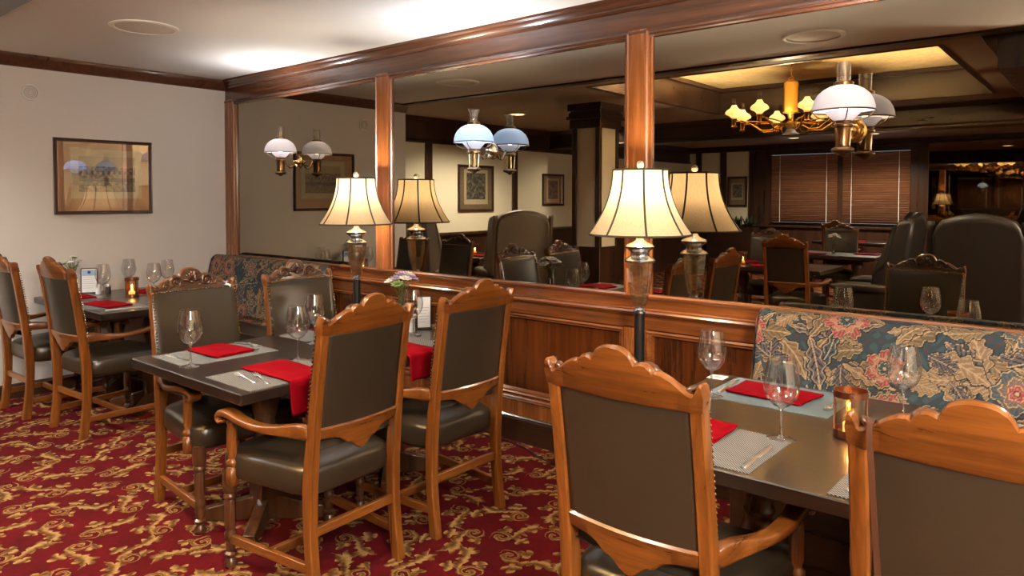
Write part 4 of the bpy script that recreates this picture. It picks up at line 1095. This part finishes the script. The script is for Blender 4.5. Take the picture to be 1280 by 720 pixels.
# strap with buckle over the chair at lower right
t = thing('bag_strap', 'thin brown leather strap with a square buckle hung over the chair crest', 'strap', (5.965, -1.88, 0))
sm = plain('brown_strap_leather', (66, 38, 22), .45)
def ribbon(path, w, th=.003):
    M_ = MB(); rings = []
    for i, p in enumerate(path):
        rings.append([(p[0]-w/2, p[1], p[2]-th/2), (p[0]+w/2, p[1], p[2]-th/2), (p[0]+w/2, p[1]+.0, p[2]+th/2), (p[0]-w/2, p[1], p[2]+th/2)] if False else [(p[0]-w/2, p[1]-th/2, p[2]-th/2), (p[0]+w/2, p[1]-th/2, p[2]-th/2), (p[0]+w/2, p[1]+th/2, p[2]+th/2), (p[0]-w/2, p[1]+th/2, p[2]+th/2)])
    return M_.loft(rings)
ribbon([(.018, -.012, .46), (.012, -.012, .62), (.004, -.022, .78), (-.004, -.030, .92), (-.010, -.036, 1.03), (-.012, -.030, 1.062), (-.012, -.008, 1.066), (-.014, .014, 1.055), (-.016, .022, 1.00), (-.02, .03, .86), (-.03, .05, .70), (-.05, .06, .52)], .011).build('strap', sm, t, angle=60)
b_ = MB(); b_.tube([(.006+dx, -.030, .73+dz) for dx, dz in ((-.010, -.010), (.010, -.010), (.010, .010), (-.010, .010), (-.010, -.010))], .0018, 6); b_.build('buckle', gold, t)
# cord on the carpet
tag(MB().tube([(2.30, -.14, .05), (2.7, -.12, .006), (3.05, -.10, .006), (3.25, -.085, .006), (3.45, -.075, .006), (3.62, -.10, .006), (3.78, -.175, .006), (3.92, -.20, .006), (4.15, -.16, .006), (4.45, -.17, .006)], .0035, 6).build('power_cord', black_metal), 'thin black cord lying on the carpet along the wainscot', 'cord')

# ------------------------------------------------------------------ furniture behind the camera, seen in the mirrors
CS = 'carved oak armchairs'
make_table('dark table with a candle under the chandelier, seen in the mirror', 2.75, 4.0, -5.05, -4.25, ((-.35, 0), (.35, 0)))
make_table('dark table beyond the candlelit one, before the blinds, seen in the mirror', 2.7, 4.0, -7.25, -6.45, ((-.35, 0), (.35, 0)))
make_table('dark table in the recess with a candle before the wing chair, seen in the mirror', -.70, .22, -4.0, -3.2, ((0, 0),))
make_table('dark table under the blinds at the far wall, seen in the mirror', 2.2, 3.4, -10.5, -9.7, ((0, 0),))
dup(chair, (3.75, -4.02, 0), PI, 'armchair on the mirror side of the table under the chandelier', CS)
dup(chair, (3.05, -5.28, 0), R(4), 'armchair on the far side of the table under the chandelier', CS)
dup(chair, (3.3, -7.45, 0), R(-3), 'armchair on the far side of the table before the blinds', CS)
dup(chair, (2.7, -9.45, 0), PI, 'armchair at the table under the blinds', CS)
dup(chair, (-.15, -6.4, 0), 0.3, 'armchair alone by the recess wall', CS)
def wing_chair(label, loc, rz, k=1.0, m_=None):
    """faces local +y"""
    m_ = m_ or leather_d
    t = thing('wing_chair', label, 'armchair', loc, rz, 'dark leather wing chairs'); t.scale = (k, k, k)
    def bk(u, v):
        x = -.34+.68*u; top = 1.36-.09*(2*u-1)**2-.10*max(0, abs(2*u-1)-.85)/.15
        z = .40+(top-.40)*v
        return (x, -.04-.10*v-.015*math.sin(u*PI), z)
    MB().grid(bk, 20, 14).build('backrest', m_, t, solid=.10, bevel=.03, angle=80)
    for s in (-1, 1):
        def wf(u, v):
            top = 1.30-.06*u-.42*max(0, u-.55)/.45*1.0
            z = .58+(top-.58)*v; y = -.10+.30*u*(.75+.25*math.sin(v*PI))
            return (s*(.345+.03*math.sin(u*PI*.5)), y-.08*v, z)
        MB().grid(wf, 12, 14).build('wing', m_, t, solid=.06, bevel=.02, angle=80)
        MB().box(s*.36-.05, s*.36+.05, -.05, .52, .18, .58).build('side_panel', m_, t, bevel=.03)
        MB().sellip((s*.37, .25, .60), .065, .31, .055, .8, .4, 20, 12).build('armrest', m_, t)
        for y in (.0, .48): MB().cbox(s*.33-.022, s*.33+.022, y-.022, y+.022, 0, .19, .003).build('leg', dark_z, t)
    MB().sellip((0, .24, .42), .31, .29, .08, .3, .3, 32, 12).build('seat', m_, t, angle=80)
    MB().box(-.31, .31, -.06, .50, .18, .36).build('seat_base', m_, t, bevel=.02)
    return t
w = wing_chair('dark wing chair seen from behind in the right mirror', (5.40, -4.05, 0), PI)
dup(w, (4.62, -4.75, 0), PI/2, 'dark wing chair in profile at the right end of the chandelier table')
w2 = wing_chair('taupe wing chair at the recess table, its outer back and wing toward the middle mirror', (.78, -3.30, 0), R(122), 1.0, plain('taupe_wing_leather', (112, 100, 86), .42))  # lighter copy of the same wing leather, for the brighter lit chairs
if False: dup(w, (.72, -3.55, 0), PI/2-.35, 'dark wing chair at the recess table, seen in the middle mirror')
dup(w2, (-.34, -2.66, 0), PI+.05, 'dark wing chair in the recess by the left wall end')
dup(w, (6.3, -4.4, 0), PI-.05, 'second dark wing chair seen from behind at the right edge of the mirror')
for (x, y, rz, lb) in ((3.38, -4.40, 0, 'red napkin left on the chandelier table by the mirror side chair'), (3.55, -4.62, .3, 'red napkin in the middle of the chandelier table'), (2.95, -4.85, 0, 'red napkin at the far side of the chandelier table'), (3.2, -6.6, 0, 'red napkin at the near side of the table before the blinds'), (3.8, -6.9, 0, 'red napkin at the right end of the table before the blinds'), (-.05, -3.45, 0, 'red napkin on the recess table'), (2.9, -9.9, 0, 'red napkin on the table under the blinds')):
    napkin(lb, x, y, .16, .30, rz, 0, int(x*7+50), .008)
dup(ln, (3.08, -4.50, T), .1, 'glowing candle lantern on the chandelier table', 'candle lanterns')
dup(ln, (-.25, -3.62, T), .1, 'glowing candle lantern on the recess table', 'candle lanterns')
vase('glass vase of white flowers on the chandelier table', 3.45, -4.80, 5, [0, 0], .16, .07, 9, .03)
vase('glass vase of white flowers on the table before the blinds', 3.4, -6.8, 6, [0, 0], .16, .07, 9, .03)
t2 = make_chandelier('gold chandelier added out of view beside the camera as fill light', (7.3, -3.4), 2.20)  # unseen chandelier, added to fill the room with light
point('fill_light', (0, 0, -.12), (1, .95, .90), FILL_E, .25, t2)  # soft point lamp added for fill, not one of its bulbs
# planter with greenery against the far wall
t = thing('planter', 'dark planter box of leafy greens under the far wall print', 'planter', (.30, YF+.22, 0))
MB().cbox(-.5, .5, -.15, .15, 0, .92, .01).build('box', dark_x, t)
M_ = MB(); rg = random.Random(4)
for k in range(90):
    rm = Matrix.Rotation(rg.uniform(0, 6.28), 3, 'Z') @ Matrix.Rotation(-rg.uniform(.3, 1.4), 3, 'Y')
    L_ = rg.uniform(.06, .12)
    M_.sellip(Vector((rg.uniform(-.45, .45), rg.uniform(-.1, .1), .93))+rm @ Vector((L_, 0, 0)), L_, L_*.22, .003, 1, 1, 8, 4, rot=rm)
M_.build('leaves', plain('dark_green_leaf', (44, 56, 34), .5), t)

# ------------------------------------------------------------------ world, camera, view
w_ = bpy.data.worlds.new('world'); SC.world = w_; w_.use_nodes = True
w_.node_tree.nodes['Background'].inputs[0].default_value = (.5, .4, .3, 1); w_.node_tree.nodes['Background'].inputs[1].default_value = 0.02
cam = bpy.data.cameras.new('camera'); co = bpy.data.objects.new('camera', cam); COL.objects.link(co); SC.camera = co
F_ = 899.0; PITCH = R(1.8); HOR = 248.0
cam.sensor_width = 36.0; cam.lens = F_*36.0/1280.0
cy_ = HOR+F_*math.tan(PITCH)
cam.shift_x = 0.0; cam.shift_y = -(360-cy_)/1280.0*1.0
co.location = (6.312, -3.419, 1.5); co.rotation_euler = (PI/2-PITCH, 0, R(40.03))
cam.clip_start = .05; cam.clip_end = 100
vs = SC.view_settings; vs.view_transform = 'Standard'; vs.look = 'None'; vs.gamma = 1; vs.exposure = EXPOSURE
vs.use_curve_mapping = False
cy = SC.cycles
cy.max_bounces = 10; cy.diffuse_bounces = 4; cy.glossy_bounces = 6; cy.transmission_bounces = 6; cy.transparent_max_bounces = 24
cy.caustics_reflective = False; cy.caustics_refractive = False; cy.sample_clamp_indirect = 6.0; cy.use_denoising = True
